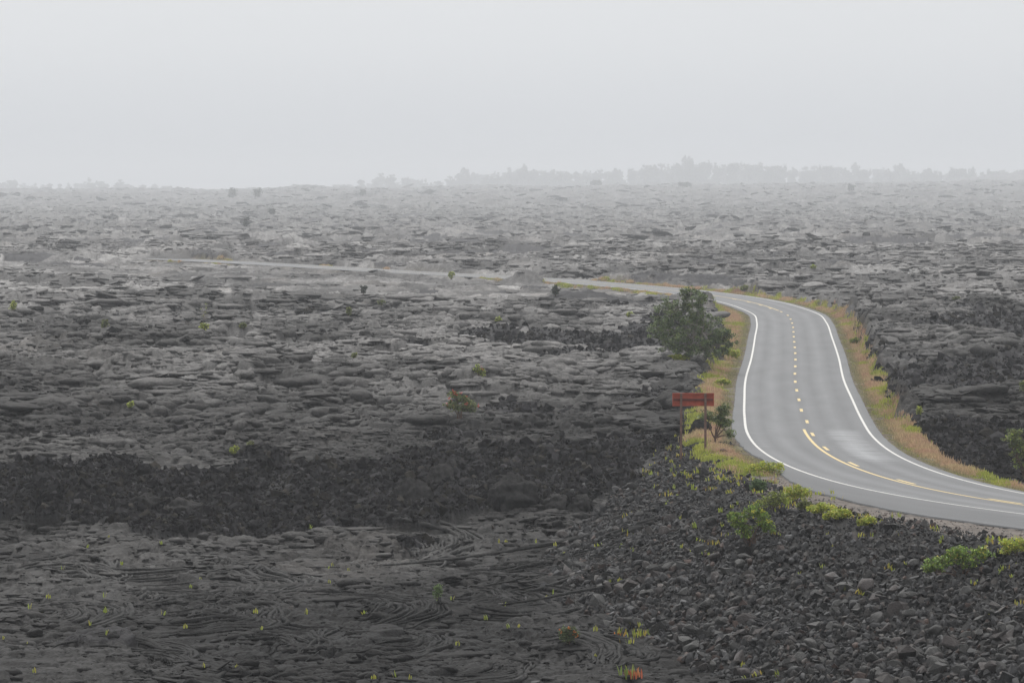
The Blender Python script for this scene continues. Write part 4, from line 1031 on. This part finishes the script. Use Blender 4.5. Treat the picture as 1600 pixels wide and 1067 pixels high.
def make_grass():
    r = np.random.default_rng(51)
    y = 150 + 600 * r.random(60000) ** 1.35; side = np.where(r.random(60000) < .5, -1, 1)
    # distance outwards from the paving
    wv = np.where(side < 0, 6.4, 6.0) - 1.5 * sst(500, 560, y)
    inner = np.where(side < 0, paved_left(y) + .15, 3.95)
    u = r.random(60000); off = inner + (wv - inner) * u
    P = road_pt(y, side * off); x, yy = P[:, 0], P[:, 1]
    z, aa, isr, vg, gr, d = relief(x, yy)
    px, py = to_px(x, yy, z)
    ok = (vg > .35) & (np.abs(x / yy) < .19)
    bare = (side < 0) & (yy < 190); ok = (ok & ~bare) | (bare & (np.abs(d) < crest(yy) + 1.2) & (np.abs(x / yy) < .19) & (fbm(x / 1.5, yy / 2.5, 2, 6) > .12) & (np.abs(d) > crest(yy) - 2.2))
    dens = fbm(x / 2.5, yy / 4, 2, 3)
    ok &= (dens > -.16) | (r.random(60000) < .12)
    x, yy, z, side, off, u, dens = x[ok], yy[ok], z[ok], side[ok], off[ok], u[ok], dens[ok]
    kind = fbm(x / 2.2, yy / 9, 2, 6) + (u - .55) * .55 * np.where(side < 0, 1.3, .8) + r.normal(size=len(x)) * .1
    green = kind > np.where(side < 0, -.02, .12)
    hg = np.interp(u, [0, .2, .5, 1], [.07, .16, .42, .48]) * (.8 + .5 * fbm(x / 1.2, yy / 2, 2, 7)) * np.interp(yy, [190, 250], [.7, 1])
    red = np.array([.46, .28, .20]); tan = np.array([.46, .37, .21]); mixr = np.clip(.5 + fbm(x / 1.5, yy / 3, 2, 1), 0, 1)[:, None]
    mixr = mixr * 1.0
    cdry = red * mixr + tan * (1 - mixr)
    inn = (1 - sst(.18, .42, u))[:, None]; cdry = cdry * (1 - inn) + np.array([.27, .25, .14]) * inn
    cg = np.array([.40, .41, .08]) * (1 - mixr) + np.array([.24, .28, .07]) * mixr
    sp_ = np.full(len(x), .16)
    m = ~green
    V, Fc, T = blades(x[m], yy[m], z[m], 12, hg[m], sp_[m], cdry[m], r, .014, .5)
    tag(new_obj('dry_grass', V, Fc, M_GRASS, tint=T), 'reddish dry grass growing along both road verges', 'grass', None, 'stuff')
    V, Fc, T = blades(x[green], yy[green], z[green], 12, hg[green] * .75, sp_[green], cg[green], r, .02, .5)
    tag(new_obj('green_grass', V, Fc, M_GRASS, tint=T), 'yellow-green grass and weeds at the outer edge of the verges', 'grass', None, 'stuff')
make_grass()

# ------------------------------------------------------------------ sign, seen from behind
def make_sign():
    gx, gy, _ = ray_ground(1083, 712)
    s = F / gy
    z1 = float(ground_z(gx, gy)[0])
    root = empty('road_sign', (gx, gy, z1), R(0)); tag(root, 'red-brown wooden sign on two posts seen from behind', 'sign')
    def zpx(p): return (H - z1) - (p - 287) / F * gy - 0.0
    top, bot = zpx(614), zpx(634.5)
    hw = 32.5 / s
    red = mat_flat('red_paint', (.27, .050, .027), rough=.6, ns=5, amt=.25); rail = mat_flat('rail_paint', (.085, .02, .016), rough=.6, ns=5, amt=.25); post = mat_flat('brown_post', (.125, .075, .06), rough=.75, ns=5, amt=.25)
    h = top - bot
    V, Fc = boxes([(-hw, hw, .0, .045, bot + i * h / 3 + .008 * (i > 0), bot + (i + 1) * h / 3) for i in range(3)] + [(-hw, -hw + .05, -.05, -.002, bot, top), (hw - .05, hw, -.05, -.002, bot, top), (-hw, hw, .047, .055, bot, top)])
    p = new_obj('panel', V, Fc, red, root)
    V, Fc = boxes([(-hw + .052, hw - .052, -.055, -.003, bot + h * .44, bot + h * .56)]); new_obj('rail', V, Fc, rail, root)
    V, Fc = boxes([(-hw + .052, hw - .052, -.045, -.003, top - h * .10, top - .004)]); new_obj('rail', V, Fc, red, root)
    V, Fc = boxes([(-hw + .052, hw - .052, -.045, -.003, bot + .004, bot + h * .09)]); new_obj('rail', V, Fc, red, root)
    for px in (1064.5, 1102.5):
        x = (px - 1083.5) / s; zg = float(ground_z(gx + x, gy)[0]) - z1
        V, Fc = boxes([(x - .055, x + .055, -.16, -.06, zg - .3, top - .01)]); o = new_obj('post', V, Fc, post, root)
        V, Fc = boxes([(x - .02, x + .02, -.175, -.161, q - .02, q + .02) for q in (bot + h * .22, top - h * .2)]); new_obj('bolt', V, Fc, rail, o)
make_sign()

# ------------------------------------------------------------------ distant trees in the fog
def far_proto(seed, hgt, wid, n):
    r = np.random.default_rng(seed); k_ = r.integers(4, 8); lb = []
    for i in range(k_):
        a = r.uniform(0, 6.28); rr = wid * .5 * r.uniform(.1, .62); zz = hgt * r.uniform(.42, .86)
        lb.append((math.cos(a) * rr, math.sin(a) * rr, zz, wid * r.uniform(.16, .32), wid * r.uniform(.16, .32), hgt * r.uniform(.09, .18), 1))
    lb.append((0, 0, hgt * .88, wid * .2, wid * .2, hgt * .12, .7)); lb.append((0, 0, hgt * .3, wid * .46, wid * .4, hgt * .28, 2.2)); lb.append((0, 0, hgt * .12, wid * .5, wid * .4, hgt * .14, 1.2))
    V, Fc, T, cc = foliage_cloud(lb, r, n, 22, .75, .8, FARG)
    P = [(bez((0, 0, -1), (0, 0, hgt * .5), r, .05), np.linspace(.3, .16, 7))] + [(bez((0, 0, hgt * .25), l_[:3], r, .1), np.linspace(.13, .05, 7)) for l_ in lb]
    V2, F2 = tubes(P, 4)
    Vv = np.vstack([V, V2]); Ff = np.vstack([Fc, F2 + len(V)]); Tt = np.vstack([T, np.tile([[.07, .06, .05]], (len(V2), 1))])
    return new_obj('distant_tree', Vv, Ff, M_LEAF, tint=Tt)
def make_far_trees():
    r = np.random.default_rng(88)
    pr = [far_proto(200 + i, 1.0 * h_, w_, n_) for i, (h_, w_, n_) in enumerate([(10, 7, 110), (9, 9, 130), (12, 6, 110), (8, 8, 110), (11, 9, 140), (7, 9, 120), (13, 5, 90)])]
    hh = [10, 9, 12, 8, 11, 7, 13]; used = set()
    # crown-top profile of the tree line: (px, py of the tops, distance)
    prof = [(-40, 283), (20, 282), (60, 285), (100, 283), (140, 281), (190, 283), (240, 285), (270, 292), (330, 293), (400, 292), (470, 288), (540, 286), (570, 277), (600, 273), (640, 276), (690, 279), (725, 266), (760, 268), (800, 262),
            (850, 262), (900, 264), (950, 262), (1000, 257), (1050, 251), (1100, 252), (1150, 252), (1200, 255), (1250, 258), (1300, 258), (1350, 261), (1400, 262), (1450, 262), (1500, 260), (1560, 262), (1640, 262)]
    P = np.array(prof, float)
    px = -30.0; items = []
    for row, (dist, dy, step) in enumerate(((7700, 9, 16), (8300, 5, 17), (9100, 2, 18))):
        px = -40 + row * 5
        while px < 1650:
            top = np.interp(px, P[:, 0], P[:, 1]) + dy + abs(r.normal()) * 2.2 - .5
            if px < 265: dist = min(dist, 7800)
            if r.random() > (.3 if 255 < px < 545 else .0): items.append((px, top, dist * r.uniform(.96, 1.04)))
            px += step * r.uniform(.55, 1.5)
    items += [(1071, 243, 7250), (1078, 247, 7300), (820, 256, 7300), (865, 262, 7250), (725, 264, 7150), (595, 271, 7150), (612, 273, 7200), (795, 259, 7250), (1187, 250, 7250), (1405, 258, 7250), (1335, 254, 7300), (140, 278, 6950), (188, 281, 7000), (16, 282, 6950)]
    items = [(a, b_, min(c_ + (1000 if c_ < 7600 else 0), 10500)) for a, b_, c_ in items]
    items.sort(key=lambda q: q[2]); items = [items[i] for i in np.linspace(0, len(items) - 1, 298).astype(int)] if len(items) > 298 else items
    for (px, top, dist) in items:
        x = (px - 800) / F * dist; zt = H - (top - 287) / F * dist
        zg = float(base_z(np.array([x]), np.array([dist]))[0])
        tall = max(zt - zg, 9); k_ = int(r.integers(0, 7))
        if k_ in used: o = pr[k_].copy(); COL.objects.link(o)
        else: o = pr[k_]; used.add(k_)
        s = tall / hh[k_]; o.location = (x, dist, zg); ww = min(max(s, 2.3), 3.5) * r.uniform(.85, 1.3)
        o.scale = (ww, ww, s); o.rotation_euler = (0, 0, r.uniform(0, 6.28))
        tag(o, 'dim grey tree in the fogbound tree line along the horizon', 'tree', 'trees of the distant tree line')
make_far_trees()
